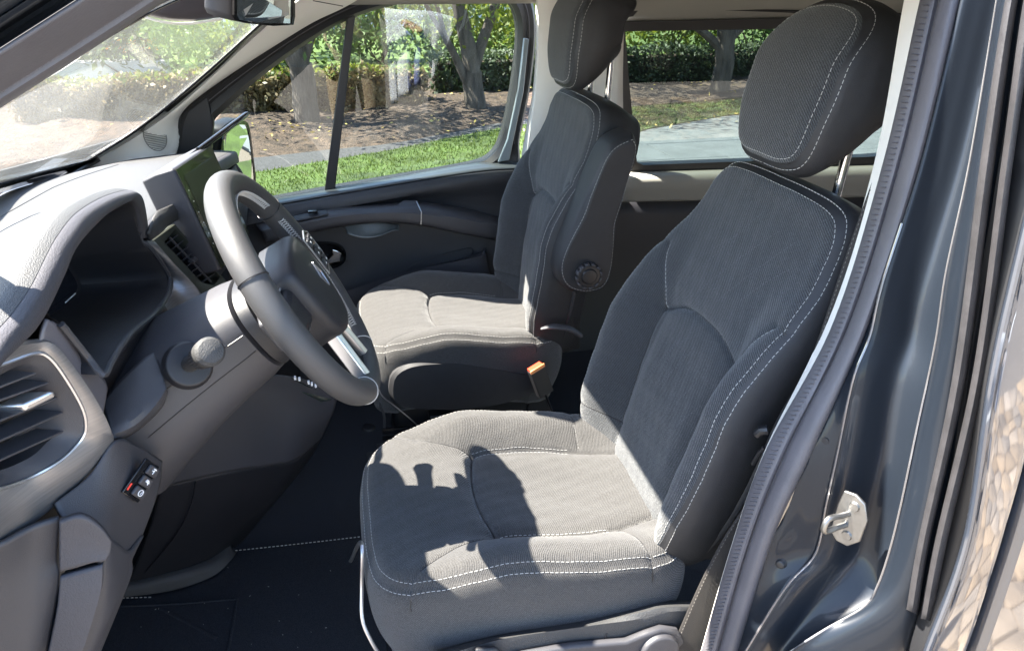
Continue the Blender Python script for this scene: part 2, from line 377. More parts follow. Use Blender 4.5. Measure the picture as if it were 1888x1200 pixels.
def make_seat(name, label, cy, x0, recline, driver):
    root = thing(name, label, 'seat', (x0+.28, cy, 0.0), 'front seats of the van')
    sg = G(); cg = G()
    # ---- cushion: a = back along x, b = across
    fr = (A(x0, cy, 0), A(1, 0, 0), A(0, 1, 0), A(0, 0, 1))
    ol = [(.002, 0), (.004, .10), (.018, .175), (.060, .222), (.15, .246), (.30, .256), (.45, .252), (.53, .235), (.575, .17), (.585, 0), (.575, -.17), (.53, -.235), (.45, -.252), (.30, -.256), (.15, -.246), (.060, -.222), (.018, -.175), (.004, -.10)]
    def hc(a, b):
        z = .405+.016*sstep(a, 0, .10)-.040*sstep(a, .14, .50)
        bol = .040*sstep(np.abs(b), .115, .205)*sstep(a, .06, .26)*(1-.35*sstep(a, .42, .56))
        return z+wob(a, b)+bol-.010*np.exp(-((a-.30)/.12)**2-(b/.10)**2)+.004*sstep(np.abs(b), .12, .25)*(1-sstep(a, .05, .2))
    ins = [[(.235, .125), (.222, .06), (.218, 0), (.222, -.06), (.235, -.125)],
           [(.235, .128), (.34, .135), (.44, .128), (.56, .10)], [(.235, -.128), (.34, -.135), (.44, -.128), (.56, -.10)]]
    front = [[(.235, .128), (.15, .165), (.085, .205), (.07, .232)], [(.235, -.128), (.15, -.165), (.085, -.205), (.07, -.232)]]
    rearc = [[(.47, .135), (.475, .19), (.48, .25)], [(.47, -.135), (.475, -.19), (.48, -.25)]]
    cu = Pad(ol, (.29, 0), fr, hc, .175, R=.042, taper=.03, bulge=.012,
             grooves=[(ins[0], .013, .004), (ins[1], .010, .004), (ins[2], .010, .004)]+[(f, .004, .003) for f in front]+[(f, .006, .003) for f in rearc],
             rim=((.012, .004, .004),))
    g = G(); cu.mesh(g, 420, 84, 16); co = g.build('cushion', FAB, root, angle=180)
    for e in (.0185, .0065): stitches(sg, *cu.edge(.56, 1.42, e))
    for k in (1, 2):
        for q in (.005, -.005): stitch_ab(sg, cu, ins[k][:3], q)
    for f in front+rearc: seam_cord(cg, cu, f)
    seam_cord(cg, cu, ins[0], r=.0014); seam_cord(cg, cu, ins[1], r=.0014); seam_cord(cg, cu, ins[2], r=.0014)
    # ---- backrest: a = up along the back, b = across
    ca, sa = math.cos(recline), math.sin(recline)
    fb = (A(x0+(.545 if driver else .520), cy, .345), A(sa, 0, ca), A(0, 1, 0), A(-ca, 0, sa))
    ob = [(-.035, 0), (-.03, .12), (0, .195), (.06, .235), (.16, .256), (.27, .257), (.37, .250), (.45, .244), (.52, .232), (.59, .214), (.646, .198), (.675, .166), (.684, .09), (.685, 0)]
    ob = ob+[(a, -b) for a, b in ob[-2:0:-1]]
    def hb(a, b):
        ab = np.abs(b); bol = .072*sstep(ab, .125, .215)*(1-sstep(a, .30, .58))*(.5+.5*sstep(a, -.05, .12))
        return .01+wob(a+.3, b)+bol+.016*np.exp(-((a-.20)/.14)**2)*(1-sstep(ab, .08, .16))-.02*sstep(a, .45, .66)-.05*np.maximum(ab-.05, 0)*sstep(a, .4, .6)
    lum = [(.355, .150), (.388, .08), (.396, 0), (.388, -.08), (.355, -.150)]
    lo = [[(.475, .20), (.42, .170), (.355, .150), (.20, .143), (.05, .132), (-.03, .12)], [(.475, -.20), (.42, -.170), (.355, -.150), (.20, -.143), (.05, -.132), (-.03, -.12)]]
    tip = [[(.475, .20), (.482, .212), (.475, .228)], [(.475, -.20), (.482, -.212), (.475, -.228)]]
    low = [[(.09, .126), (.085, .19), (.075, .25)], [(.09, -.126), (.085, -.19), (.075, -.25)]]
    def sideb(a, b, h, t): return a-.03*t*sstep(a, .3, .66), b*(1-.10*t), h
    ba = Pad(ob, (.28, 0), fb, hb, .10, R=.038, side=sideb, bulge=.008,
             grooves=[(lum, .016, .005), (lo[0], .010, .005), (lo[1], .010, .005)]+[(f, .004, .003) for f in tip]+[(low[0], .004, .003)],
             rim=((.012, .003, .0028),))
    g = G(); ba.mesh(g, 420, 84, 12); bo = g.build('backrest', FABI, root, angle=180); split_mat(bo, ba, VINYL, 79)
    for e in (.0185, .0065): stitches(sg, *ba.edge(.03, .97, e))
    for k in (0, 1): stitch_ab(sg, ba, lo[k][:3], .006)
    seam_cord(cg, ba, lum, r=.0016)
    for f in lo+tip+low[:1]: seam_cord(cg, ba, f, r=.0013)
    # hard rear shell
    def hs(a, b): return 0*a
    osh = [(x*.96+.01, y*.92) for x, y in ob]
    sh = Pad(osh, (.28, 0), (fb[0]-fb[3]*.085, fb[1], fb[2], -fb[3]), hs, .02, R=.04)
    g = G(); sh.mesh(g, 160, 20, 4); g.build('seat_back_shell', VINYL, root, angle=180)
    # ---- headrest
    th = recline-rad(3)
    c2, s2 = math.cos(th), math.sin(th)
    top = fb[0]+fb[1]*.675
    hc0 = top+A(sa, 0, ca)*.146+A(-ca, 0, sa)*.058
    fh = (hc0, A(s2, 0, c2), A(0, 1, 0), A(-c2, 0, s2))
    oh = [(-.138, 0), (-.134, .07), (-.110, .108), (-.04, .128), (.04, .130), (.10, .118), (.135, .08), (.148, 0), (.135, -.08), (.10, -.118), (.04, -.130), (-.04, -.128), (-.110, -.108), (-.134, -.07)]
    def hh(a, b): return -.9*b*b-.05*sstep(a, .03, .16)-.012*sstep(-a, .03, .13)
    def sideh(a, b, h, t): return a+.085*t*sstep(-a, -.02, .125)-.035*t*sstep(a, .02, .14), b*(1-.06*t*t), h
    hd = Pad(oh, (0, 0), fh, hh, .082, R=.042, side=sideh, bulge=.006, rim=((.016, .004, .004),))
    g = G(); hd.mesh(g, 320, 50, 18); ho = g.build('headrest', FABI, root, angle=180); split_mat(ho, hd, VINYL, 43)
    for e in (.0235, .008): stitches(sg, *hd.edge(0, 1, e))
    for sgn in (-1, 1):
        pb = top+A(0, sgn*.072, 0)-fb[3]*.092-fb[1]*.012
        g = G(); pu = nz(fb[1]+A(-sa*.75, 0, 0)); g.tube([pb, pb+pu*.12], .0082, 16); g.build('headrest_post', CHROME, ho)
        g = G(); g.disc(pb, fb[1], .021, .013, 24, .017, .006); g.build('post_collar', PLASB, ho)
    # faint woven rays on the insert panels
    rg = G(); rr_ = np.random.default_rng(5)
    for a0_, b0_, a1_, b1_ in ((.43, .10, .62, -.02), (.43, .05, .60, -.08), (.44, -.02, .60, -.13), (.45, .13, .56, .02), (.47, -.08, .56, -.15), (.44, .0, .62, .03), (.08, .09, .33, -.01), (.07, .03, .30, -.07), (.10, -.03, .28, -.11), (.15, .11, .33, .04), (.06, .0, .34, .05)):
        stitch_ab(rg, ba, [(a0_, b0_), ((a0_+a1_)/2+.004, (b0_+b1_)/2), (a1_, b1_)], pitch=.0075, ln=.004, w=.0006)
    rg.build('woven_rays', RAY, bo, smooth=False, stuff=True)
    sg.build('stitching', STITCH, co, smooth=False, stuff=True)
    cg.build('seam_piping', PLASB, co, stuff=True)
    # ---- base, rails, trims
    for sgn in (-1, 1):
        g = G(); g.box((x0+.28, cy+sgn*.20, .055), (.56, .035, .03)); g.build('seat_rail', PLASB, root, bevel=.003)
        g = G(); g.box((x0+.28, cy+sgn*.20, .085), (.50, .022, .03)); g.build('seat_slider', PLASB, root, bevel=.003)
    g = G(); g.box((x0+.29, cy, .175), (.42, .36, .13)); g.build('seat_base', PLASB, root, bevel=.02)
    return root, cu, ba, fb
# ------------------------------------------------------------------ the van's shell
van = thing('van', 'dark blue van seen through its open driver door', 'van', (1.0, 1.5, -.5))
def PL(l): return [P(*q) for q in l]
def mixl(a, b, t, bulge=0):
    """polyline between two pixel polylines, pulled towards the viewer's side by bulge"""
    return [P(p[0]*(1-t)+q[0]*t, p[1]*(1-t)+q[1]*t, p[2]*(1-t)+q[2]*t-bulge) for p, q in zip(a, b)]

g = G(); g.box((1.0, 1.56, -.02), (3.5, 1.68, .04)); floor = g.build('cabin_floor', CARPET, van, smooth=False)
g = G(); g.box((-.80, 1.535, .36), (.04, 1.70, .92)); g.build('firewall', PLASB, van, smooth=False)
# roof: headlining inside, painted skin outside
g = G(); rows = []
for x, dz in ((-.14, 0), (.1, .02), (.8, .045), (1.8, .045), (2.75, .02)):
    rows.append([A(x+(.09 if x < 0 else 0), .84, 1.30), A(x+.01*(x < 0), 1.0, 1.345+dz*.5), A(x, 1.535, 1.36+dz), A(x+.01*(x < 0), 2.07, 1.345+dz*.5), A(x+(.09 if x < 0 else 0), 2.22, 1.30)])
g.patch(rows, 24, 24); g.build('headlining', LINER, van, solid=.012, off=0)
g = G(); g.patch([[p+A(-.02, 0, .03) for p in r] for r in rows], 24, 24); g.build('roof_skin', PAINT, van, solid=.01, off=0)
g = G(); g.box((2.78, 1.535, .40), (.04, 1.75, 1.9)); g.build('rear_door', PLASD, van, smooth=False)

# windscreen
re = [P(150, 305, 2.38), P(240, 255, 2.375), P(330, 190, 2.36), P(460, 70, 2.315), P(545, -2, 2.28), A(-.02, 2.24, 1.30)]
re = cr(re, 5)
WS = []
le = cr([P(-260, 325, .80), P(-100, 240, .815), P(0, 178, .83), P(150, 82, .86), P(290, -8, .89), A(-.02, .93, 1.30)], 5)
for k, p in enumerate(re):
    t = k/4; bow = .19*(1-t)+.10*t; up = .02*(1-t)+.05*t
    L_ = le[k]
    m1 = (L_+p)/2; WS.append([le[0], P(-230, 405, 1.3), P(-80, 376, 1.65), P(0, 350, 1.92), re[0]]) if k == 0 else WS.append([L_, L_*.72+p*.28+A(-bow*.8, 0, up*.5), m1+A(-bow, 0, up*.8), L_*.25+p*.75+A(-bow*.60, 0, up*.4), p])
wsr = np.array([cr(r, 61) for r in WS]); wsg = np.stack([cr(wsr[:, i], 33) for i in range(61)], 1)
g = G(); g.grid(wsg); wso = g.build('windscreen', WSCREEN, van, solid=.005, off=0)
inn = A(.05, 0, -.05)*.10
g = G(); g.grid(wsg[:, 57:]+inn); g.grid(wsg[:, :4]+inn); g.grid(wsg[:3, 3:58]+inn); g.grid(wsg[32:, 3:58]+inn)
g.build('windscreen_border', GLOSSB, wso, solid=.002)
# right front pillar trim
up_ = [(120, 322, 2.385), (150, 307, 2.375), (240, 257, 2.37), (332, 192, 2.355), (462, 72, 2.31), (548, 0, 2.275), (610, -50, 2.24)]
lo_ = [(225, 335, 2.40), (300, 330, 2.41), (328, 262, 2.43), (345, 192, 2.43), (545, 56, 2.395), (634, 10, 2.36), (720, -40, 2.32)]
g = G(); g.patch([PL(up_), mixl(up_, lo_, .25, .010), mixl(up_, lo_, .6, .016), mixl(up_, lo_, .9, .008), PL(lo_), [p+A(0, .06, 0) for p in PL(lo_)]], 60, 24)
ap = g.build('front_pillar_trim', WHITE, van, solid=.006, off=-1)
tc = P(286, 252, 2.372); tn = nz(A(.55, -.8, .25))
u_ = nz(np.cross(tn, A(0, 0, 1))); w_ = np.cross(u_, tn)
g = G()
for k in range(-7, 8):
    hw = .030*math.sqrt(max(0, 1-(k/8)**2)); c = tc+w_*k*.0050
    g.tube([c-u_*hw, c+u_*hw], .0013, 5)
g.tube(cr([tc+u_*.032*math.cos(a)+w_*.041*math.sin(a) for a in np.linspace(0, 6.283, 16, endpoint=False)], 40, True).tolist()+[(tc+u_*.032).tolist()], .0014, 5)
g.build('tweeter_grille', GREYT, ap)
g = G(); g.tube([P(577, 2, 2.20), P(632, 12, 2.27)], .0012, 5); g.build('trim_joint', PLASD, ap)

# left front pillar with its door seal
E0 = [(-70, 238, .745), (0, 192, .76), (150, 96, .80), (290, 5, .84), (420, -80, .87)]
def dy(l, d, y=0): return [P(a, b+d, c+y) for a, b, c in l]
g = G(); g.patch([dy(E0, 4, .05), dy(E0, 0, 0), dy(E0, -8, -.016), dy(E0, -16, -.020), dy(E0, -21, -.015), dy(E0, -27, -.026), dy(E0, -60, -.055), dy(E0, -88, -.074), dy(E0, -97, -.080)], 50, 36)
g.build('front_pillar_seal', RUBB, van, solid=.003)
sgp = G(); ln = cr(dy(E0, -22, -.022), 200)
for i in range(2, 198, 3): sgp.box(ln[i], (.004, .0035, .003), (ln[i+1]-ln[i], A(0, 1, 0), A(0, 0, 1)))
sgp.build('seal_ribs', RUBB, van, stuff=True)
g = G(); g.patch([dy(E0, -95, -.077), dy(E0, -104, -.04), dy(E0, -130, -.03), dy(E0, -150, -.05)], 40, 12); g.build('front_pillar_gap', RUBK, van, solid=.003)
g = G(); g.patch([dy(E0, -146, -.06), dy(E0, -156, -.085), dy(E0, -166, -.080), dy(E0, -180, -.095), dy(E0, -200, -.11), dy(E0, -300, -.14)], 40, 30); g.build('front_pillar', PAINT, van, solid=.004)
# inner skin of the left pillar, seen in reflections
g = G(); g.patch([[p+A(-.03, .05, 0) for p in dy(E0, 4, .05)], [p+A(-.03, .03, .02) for p in dy(E0, -120, .05)]], 20, 6); g.build('front_pillar_lining', WHITE, van, solid=.004)

# bonnet, cowl, wings and the foot of the left pillar, in front of the windscreen
g = G(); g.patch([[A(x0_+.10*abs(y-1.535), y, z0_-.10*abs(y-1.535)**2) for y in (.66, .95, 1.535, 2.12, 2.41)] for x0_, z0_ in ((-.98, .815), (-1.2, .775), (-1.6, .66), (-1.95, .50), (-2.05, .30))], 30, 24); g.build('bonnet', PAINT, van, solid=.01)
g = G(); g.patch([[A(-.80+.13*abs(y-1.535)-.06*t, y, .815-.02*t) for y in (.68, 1.1, 1.535, 1.97, 2.39)] for t in (0, 1, 2, 3)], 24, 8); g.build('cowl', PLASB, van, solid=.01)
for y_, s_ in ((.655, -1), (2.475, 1)):
    g = G(); g.patch([[A(x, y_-s_*.02, z) for x, z in ((-.47, .90), (-.9, .80), (-1.4, .68), (-1.95, .48))], [A(x, y_+s_*.015, z) for x, z in ((-.45, .60), (-.9, .58), (-1.4, .50), (-2.0, .30))], [A(x, y_, z) for x, z in ((-.45, -.2), (-.9, -.1), (-1.4, -.1), (-2.0, -.1))]], 24, 16); g.build('front_wing', PAINT, van, solid=.01)
g = G(); g.tube(cr([P(-90, 215, .735), A(-.46, .715, 1.07), A(-.60, .70, .93), A(-.70, .70, .82)], 14), np.linspace(.03, .045, 14), 12); g.build('pillar_foot', PAINT, van)
# B pillar
a0 = [(1692, -90, .95), (1667, 0, .935), (1612, 300, .90), (1520, 600, .87), (1411, 828, .83), (1350, 1000, .815), (1286, 1220, .80)]
a1 = [(1722, -90, .905), (1697, 0, .89), (1629, 300, .86), (1535, 600, .83), (1413, 830, .805), (1352, 1000, .795), (1288, 1220, .785)]
b1 = [(1792, -90, .84), (1770, 0, .83), (1697, 300, .80), (1600, 600, .77), (1498, 830, .75), (1421, 1000, .745), (1358, 1220, .74)]
g = G(); g.patch([[p+A(.16, .03, 0) for p in PL(a0)], [p+A(.02, .004, 0) for p in PL(a0)], PL(a0), PL(a1), [p+A(.05, -.01, 0) for p in PL(a1)]], 50, 16, lin=True)
bp = g.build('centre_pillar_trim', WHITE, van, solid=.003, off=-1)
g = G(); g.patch([mixl(a1, b1, t, b) for t, b in ((0, -.02), (.01, 0), (.06, .006), (.22, .010), (.36, .009), (.43, .003), (.47, .003), (.53, .010), (.75, .012), (.92, .007), (1, -.004), (1.0, -.03))], 60, 60)
g.build('door_seal', RUBB, van, solid=.002)
g = G(); l1 = cr(mixl(a1, b1, .02, .0045), 150); l2 = cr(mixl(a1, b1, .25, .0125), 150)
for i in range(4, 146): g.tube([l1[i], (l1[i]+l2[i])/2+A(-.0010, -.0010, 0), l2[i]], .0009, 4)
g.build('seal_ribs', RUBB, van, stuff=True)
L1 = [(1792, -90, .835), (1771, 0, .825), (1698, 300, .795), (1628, 520, .77), (1604, 620, .757), (1573, 700, .745), (1544, 837, .728), (1523, 933, .722), (1513, 992, .718), (1498, 1029, .715), (1448, 1083, .710), (1377, 1196, .702), (1360, 1225, .70)]
b1f = [(1790, -90, .845), (1769, 0, .835), (1696, 300, .805), (1624, 520, .782), (1592, 620, .772), (1556, 700, .764), (1492, 837, .752), (1452, 933, .750), (1424, 992, .748), (1409, 1029, .748), (1390, 1083, .746), (1360, 1196, .744), (1352, 1225, .744)]
g = G(); g.patch([[p+A(.02, 0, 0) for p in PL(b1f)], PL(b1f), mixl(b1f, L1, .5), mixl(b1f, L1, .92), PL(L1)], 70, 14)
jf = g.build('pillar_flange', PAINT, van, solid=.003, off=-1)
L2 = [(1852, -90, .735), (1838, 0, .73), (1788, 300, .70), (1745, 500, .68), (1725, 633, .67), (1690, 796, .66), (1661, 933, .655), (1640, 1017, .652), (1618, 1080, .65), (1594, 1117, .65), (1520, 1160, .655), (1450, 1205, .66), (1420, 1235, .66)]
x06 = A(.055, 0, -.004); x03 = A(.028, .004, 0)
pl1 = cr(PL(L1), 90); pl2 = cr(PL(L2), 90)
rows = [pl1, pl1+A(.004, -.003, 0), pl1+A(.022, -.008, 0), pl1*.82+pl2*.18+A(.050, 0, 0), pl1*.5+pl2*.5+A(.046, 0, 0), pl1*.15+pl2*.85+A(.030, 0, 0), pl1*.03+pl2*.97+A(.014, 0, 0), pl2+A(.0015, .002, 0), pl2]
g = G(); gg = np.array(rows); g.grid(np.stack([cr(gg[:, i], 40) for i in range(90)], 1)); jc = g.build('pillar_channel', PAINT, van, solid=.003, off=-1)
g = G(); g.tube(pl1[28:]+A(-.001, -.001, 0), .0018, 6); g.build('flange_highlight', RIDGEHI, van)  # thin beads added along the ridges to draw their highlights
g = G(); g.tube(pl2[:84]+A(-.001, -.0005, 0), np.linspace(.0008, .0016, 84), 6); g.build('channel_highlight', RIDGEHI, van)
L3 = [(1880, -90, .69), (1853, 0, .68), (1807, 300, .655), (1778, 500, .643), (1760, 633, .636), (1737, 796, .628), (1709, 933, .62), (1690, 1017, .616), (1678, 1080, .612), (1671, 1117, .61), (1658, 1160, .608), (1646, 1205, .606), (1640, 1235, .606)]
pl3 = cr(PL(L3), 90)
rows = [pl2+A(.003, .001, 0), pl2+A(-.001, -.002, 0), pl2*.9+pl3*.1, pl2*.5+pl3*.5+A(-.004, 0, 0), pl3, pl3+A(.02, -.004, 0)]
gg = np.array(rows); g = G(); g.grid(np.stack([cr(gg[:, i], 30) for i in range(90)], 1)); g.build('pillar_outer_face', PAINT, van, solid=.003, off=-1)
s1a = [(1880, -90, .685), (1853, 0, .675), (1807, 300, .65), (1755, 700, .628), (1692, 1000, .612), (1671, 1123, .605)]
s1b = [(1905, -90, .675), (1877, 0, .668), (1834, 300, .64), (1780, 700, .620), (1714, 1000, .606), (1692, 1133, .60)]
s2a = [(1916, -90, .66), (1887, 0, .655), (1846, 300, .63), (1791, 700, .612), (1722, 1000, .600), (1696, 1139, .594)]
s2b = [(1945, -90, .65), (1914, 0, .645), (1868, 300, .62), (1815, 700, .604), (1746, 1000, .592), (1718, 1145, .588)]
for s_a, s_b in ((s1a, s1b), (s2a, s2b)):
    g = G(); R_ = [cr(mixl(s_a, s_b, t, b), 60) for t, b in ((0, -.012), (0, .002), (.2, .008), (.5, .010), (.8, .008), (1, .002), (1, -.012))]
    R_ = np.array(R_); g.loft(np.swapaxes(R_, 0, 1)); g.build('weatherstrip', RUBS, van, angle=60)
L5 = [(2010, -90, .61), (1985, 0, .605), (1925, 300, .592), (1888, 450, .585), (1832, 700, .575), (1784, 1000, .565), (1713, 1200, .56), (1700, 1240, .56)]
pl5 = cr(PL(L5), 90)
g = G(); g.grid(np.array([pl3+A(.006, .012, 0), (pl3*.75+pl5*.25)+A(.014, .022, 0), (pl3+pl5)/2+A(.020, .022, 0), pl5+A(.010, .014, 0)])); g.build('door_gap', RUBK, van, solid=.003)
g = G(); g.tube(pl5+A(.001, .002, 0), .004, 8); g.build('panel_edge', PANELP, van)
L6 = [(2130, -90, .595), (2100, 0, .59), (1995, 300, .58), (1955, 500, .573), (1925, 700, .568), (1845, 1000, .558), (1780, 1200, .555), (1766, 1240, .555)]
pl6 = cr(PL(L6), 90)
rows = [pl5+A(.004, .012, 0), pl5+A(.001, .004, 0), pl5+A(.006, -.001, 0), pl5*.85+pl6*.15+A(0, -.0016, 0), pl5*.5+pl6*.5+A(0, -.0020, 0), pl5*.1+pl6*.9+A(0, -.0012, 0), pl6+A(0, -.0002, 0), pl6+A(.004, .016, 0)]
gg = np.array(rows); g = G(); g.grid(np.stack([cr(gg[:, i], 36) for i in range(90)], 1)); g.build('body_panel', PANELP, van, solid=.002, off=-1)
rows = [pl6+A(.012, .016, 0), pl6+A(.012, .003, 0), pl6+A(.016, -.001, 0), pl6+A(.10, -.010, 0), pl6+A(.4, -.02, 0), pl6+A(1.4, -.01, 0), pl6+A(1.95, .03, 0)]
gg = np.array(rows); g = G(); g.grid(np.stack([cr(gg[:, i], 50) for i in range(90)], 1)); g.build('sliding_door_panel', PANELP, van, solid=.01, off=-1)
g = G(); g.grid(np.array([pl6+A(0, .02, 0), pl6+A(.012, .02, 0)])); g.build('shut_line', RUBK, van, solid=.002)
g = G(); g.box((1.8, .66, -.1), (1.9, .12, .4)); g.box((.2, .66, -.12), (1.7, .14, .2)); g.build('sill', PAINT, van, bevel=.02)
# striker
sc = P(1566, 955, .685); sn = nz(A(-.86, -.5, .06)); su = nz(A(.03, .02, 1)); su = nz(su-sn*su.dot(sn)); sw = np.cross(su, sn)
prof = [(-.019, -.030), (-.008, -.041), (.008, -.041), (.022, -.024), (.024, .012), (.016, .034), (.002, .042), (-.014, .040), (-.018, .015)]
g = G(); g.prism([sc+sw*a+su*b for a, b in prof], sn*.005); sk = g.build('door_striker', STEEL, van, bevel=.0015)
g = G(); q = sc+sn*.005
lp = [q+su*.009-sn*.004, q+su*.009+sn*.012-sw*.006, q+su*.009+sn*.034-sw*.014, q-su*.009+sn*.037-sw*.014, q-su*.009+sn*.014-sw*.006, q-su*.009-sn*.004]
g.tube(cr(lp, 30), .0042, 10); g.build('striker_loop', STEEL, sk)
for s_ in (-1, 1):
    g = G(); g.disc(q+su*s_*.024+sw*.004, sn, .0075, .003, 18, .006); g.build('screw', STEEL, sk)
g = G(); g.disc(P(1440, 1038, .735), A(-.8, -.6, .1), .009, .006, 20, .007, .003); g.build('body_plug', RUBK, van)
g = G(); g.disc(P(1522, 812, .745), A(-.8, -.6, .1), .005, .002, 16); g.build('bolt', PAINT, van)

for y0, y1, z1 in ((2.215, 2.365, 1.225),):
    g = G(); g.patch([[A(x, y0, 1.305) for x in (-.02, .6, 1.6, 2.75)], [A(x, y0*.4+y1*.6, 1.28) for x in (-.01, .6, 1.6, 2.75)], [A(x, y1, z1) for x in (.05, .6, 1.6, 2.75)]], 20, 8); g.build('roof_rail_lining', LINER, van, solid=.006)
# right side: rear B pillar, sliding door lining and window
WP0 = (0, 2.46, .70); WN = (0, 1, .07)
def PW(px, py, d=0): return PP(px, py, (0, 2.46+d, .70), WN)
g = G(); g.patch([[P(986, -60, 2.30), PW(989, 40, -.04), PW(984, 160, -.04), PW(962, 290, -.03), PW(950, 420, -.03)], [P(1010, -60, 2.26), PW(1010, 40, -.07), PW(1006, 160, -.07), PW(990, 290, -.06), PW(985, 420, -.06)], [P(1150, -60, 2.26), PW(1150, 40, -.07), PW(1148, 160, -.07), PW(1150, 290, -.06), PW(1150, 420, -.06)]], 30, 14)
g.build('rear_pillar_trim', WHITE, van, solid=.004)
def wpoly(l, d=0): return [PW(a, b, d) for a, b in l]
ro = [(1140, 42), (1400, 36), (1640, 30), (1760, 28), (1800, 290), (1600, 308), (1400, 314), (1178, 321), (1160, 315), (1145, 160)]
ri = [(1152, 58), (1400, 54), (1640, 50), (1740, 48), (1775, 276), (1600, 290), (1400, 297), (1186, 305), (1174, 300), (1160, 160)]
g = G(); go, gi = np.array(wpoly(ro, -.03)), np.array(wpoly(ri, -.03))
g.grid(np.array([go+A(0, .05, 0), go, gi, gi+A(0, .05, 0)]), closed_u=True); g.build('rear_window_frame', RUBK, van, smooth=False, solid=.003)
g = G(); g.prism(wpoly(ri, .0), A(0, .005, 0)); g.build('rear_window', GLASSR, van, smooth=False)
g = G(); g.patch([[PW(1140, 52, .012), PW(1400, 46, .012), PW(1760, 38, .012)], [PW(1140, 28, -.045), PW(1400, 22, -.045), PW(1760, 14, -.045)], [P(1140, -5, 2.25), P(1400, -10, 2.25), P(1760, -15, 2.25)]], 20, 10); g.build('side_lining', LINER, van, solid=.004)
g = G(); g.patch([[PW(1140, 17, -.062), PW(1240, 14, -.062), PW(1640, 24, -.062), PW(1760, 26, -.062)], [PW(1140, 24, -.062), PW(1240, 17, -.062), PW(1640, 31, -.062), PW(1760, 33, -.062)]], 20, 2, lin=True); g.build('lining_gap', RUBK, van, solid=.003)
g = G(); g.prism([PW(a, b, -.075) for a, b in ((1142, 14), (1172, 13), (1178, 20), (1168, 31), (1142, 36))], A(0, .03, 0)); g.build('belt_guide', PLASB, van, bevel=.004)
g = G(); g.patch([[PW(a, 318-(a-1160)*.03, -.03) for a in (1140, 1300, 1500, 1800)], [PW(a, 326-(a-1160)*.03, -.07) for a in (1140, 1300, 1500, 1800)], [PW(a, 343-(a-1160)*.03, -.085) for a in (1140, 1300, 1500, 1800)], [PW(a, 372-(a-1160)*.02, -.07) for a in (1140, 1300, 1500, 1800)]], 24, 16)
g.build('door_lining', mat('pale_door_lining', (.30, .29, .25), .6), van, solid=.004)
g = G(); g.patch([[P(a, 366-(a-1160)*.02, 2.41) for a in (960, 1300, 1500, 1800)], [P(a, 385, 2.40) for a in (960, 1300, 1500, 1800)], [P(a, 760, 2.40) for a in (960, 1300, 1500, 1800)]], 24, 8); g.build('lower_lining', PLASD, van, solid=.004)

# ------------------------------------------------------------------ passenger door
door = thing('passenger_door', 'closed far front door with black armrest, chrome handle and split window', 'car door', (.1, 2.44, 0))
fi = [(386, 300), (388, 235), (420, 196), (480, 143), (560, 84), (640, 37), (720, 11), (800, -4), (880, -10), (928, -4), (950, 22), (956, 70), (946, 160), (927, 250), (906, 287), (870, 303), (760, 323), (620, 347), (500, 369), (420, 384), (392, 384), (386, 350)]
fo = [(318, 300), (330, 212), (358, 184), (440, 124), (545, 54), (632, 8), (715, -20), (800, -34), (880, -40), (950, -34), (978, 0), (985, 62), (975, 160), (956, 256), (950, 312), (870, 335), (760, 350), (620, 375), (500, 400), (420, 415), (340, 415), (322, 360)]
fi3 = cr(wpoly(fi), 130, True); fo3 = cr(wpoly(fo), 130, True)
g = G(); g.grid(np.array([fo3+A(0, .06, 0), fo3+A(0, -.015, 0), fo3*.85+fi3*.15+A(0, -.026, 0), fo3*.5+fi3*.5+A(0, -.014, 0), fo3*.2+fi3*.8+A(0, -.022, 0), fi3+A(0, -.006, 0), fi3+A(0, .05, 0)]), closed_u=True)
fr_ = g.build('window_frame', RUBK, door, solid=.002)
g = G()
for t in (.62,): g.tube((fo3*t+fi3*(1-t)+A(0, -.019, 0))[8:75], .0016, 6)
g.build('frame_bead', RUBB, fr_)
dv = [(641, 26), (656, 22), (617, 356), (598, 358)]
g = G(); g.prism(wpoly(dv, -.012), A(0, .03, 0)); g.build('window_divider', PLASD, door, bevel=.003)
k1 = [p for p in fi if p[0] < 640]; 
g = G(); g.prism(wpoly([(386, 300), (388, 235), (420, 196), (480, 143), (560, 84), (640, 37), (607, 352), (500, 371), (420, 386), (392, 386), (386, 350)], .012), A(0, .004, 0)); g.build('quarter_window', GLASS, door, smooth=False)
g = G(); g.prism(wpoly([(640, 37), (720, 9), (800, -6), (880, -12), (930, -6), (952, 20), (958, 70), (948, 160), (929, 250), (908, 289), (870, 305), (760, 325), (607, 352)], .012), A(0, .004, 0)); g.build('window_pane', GLASS, door, smooth=False)
g = G(); g.prism(wpoly([(316, 300), (328, 216), (352, 190), (382, 172), (394, 226), (388, 300)], -.024), A(0, .03, 0)); g.build('mirror_sail', PLASB, door, bevel=.006)
DPA = mat('door_edge_lit_tint', (.26, .31, .33), .35, metal=.3, coat=1)  # pale copy of the body paint, with the light on the edge painted in
g = G(); g.prism(wpoly([(966, 70), (976, 72), (966, 170), (948, 255), (940, 296), (918, 300), (935, 258), (955, 165)], -.034), A(0, .012, 0)); g.build('door_edge', DPA, door, bevel=.004)
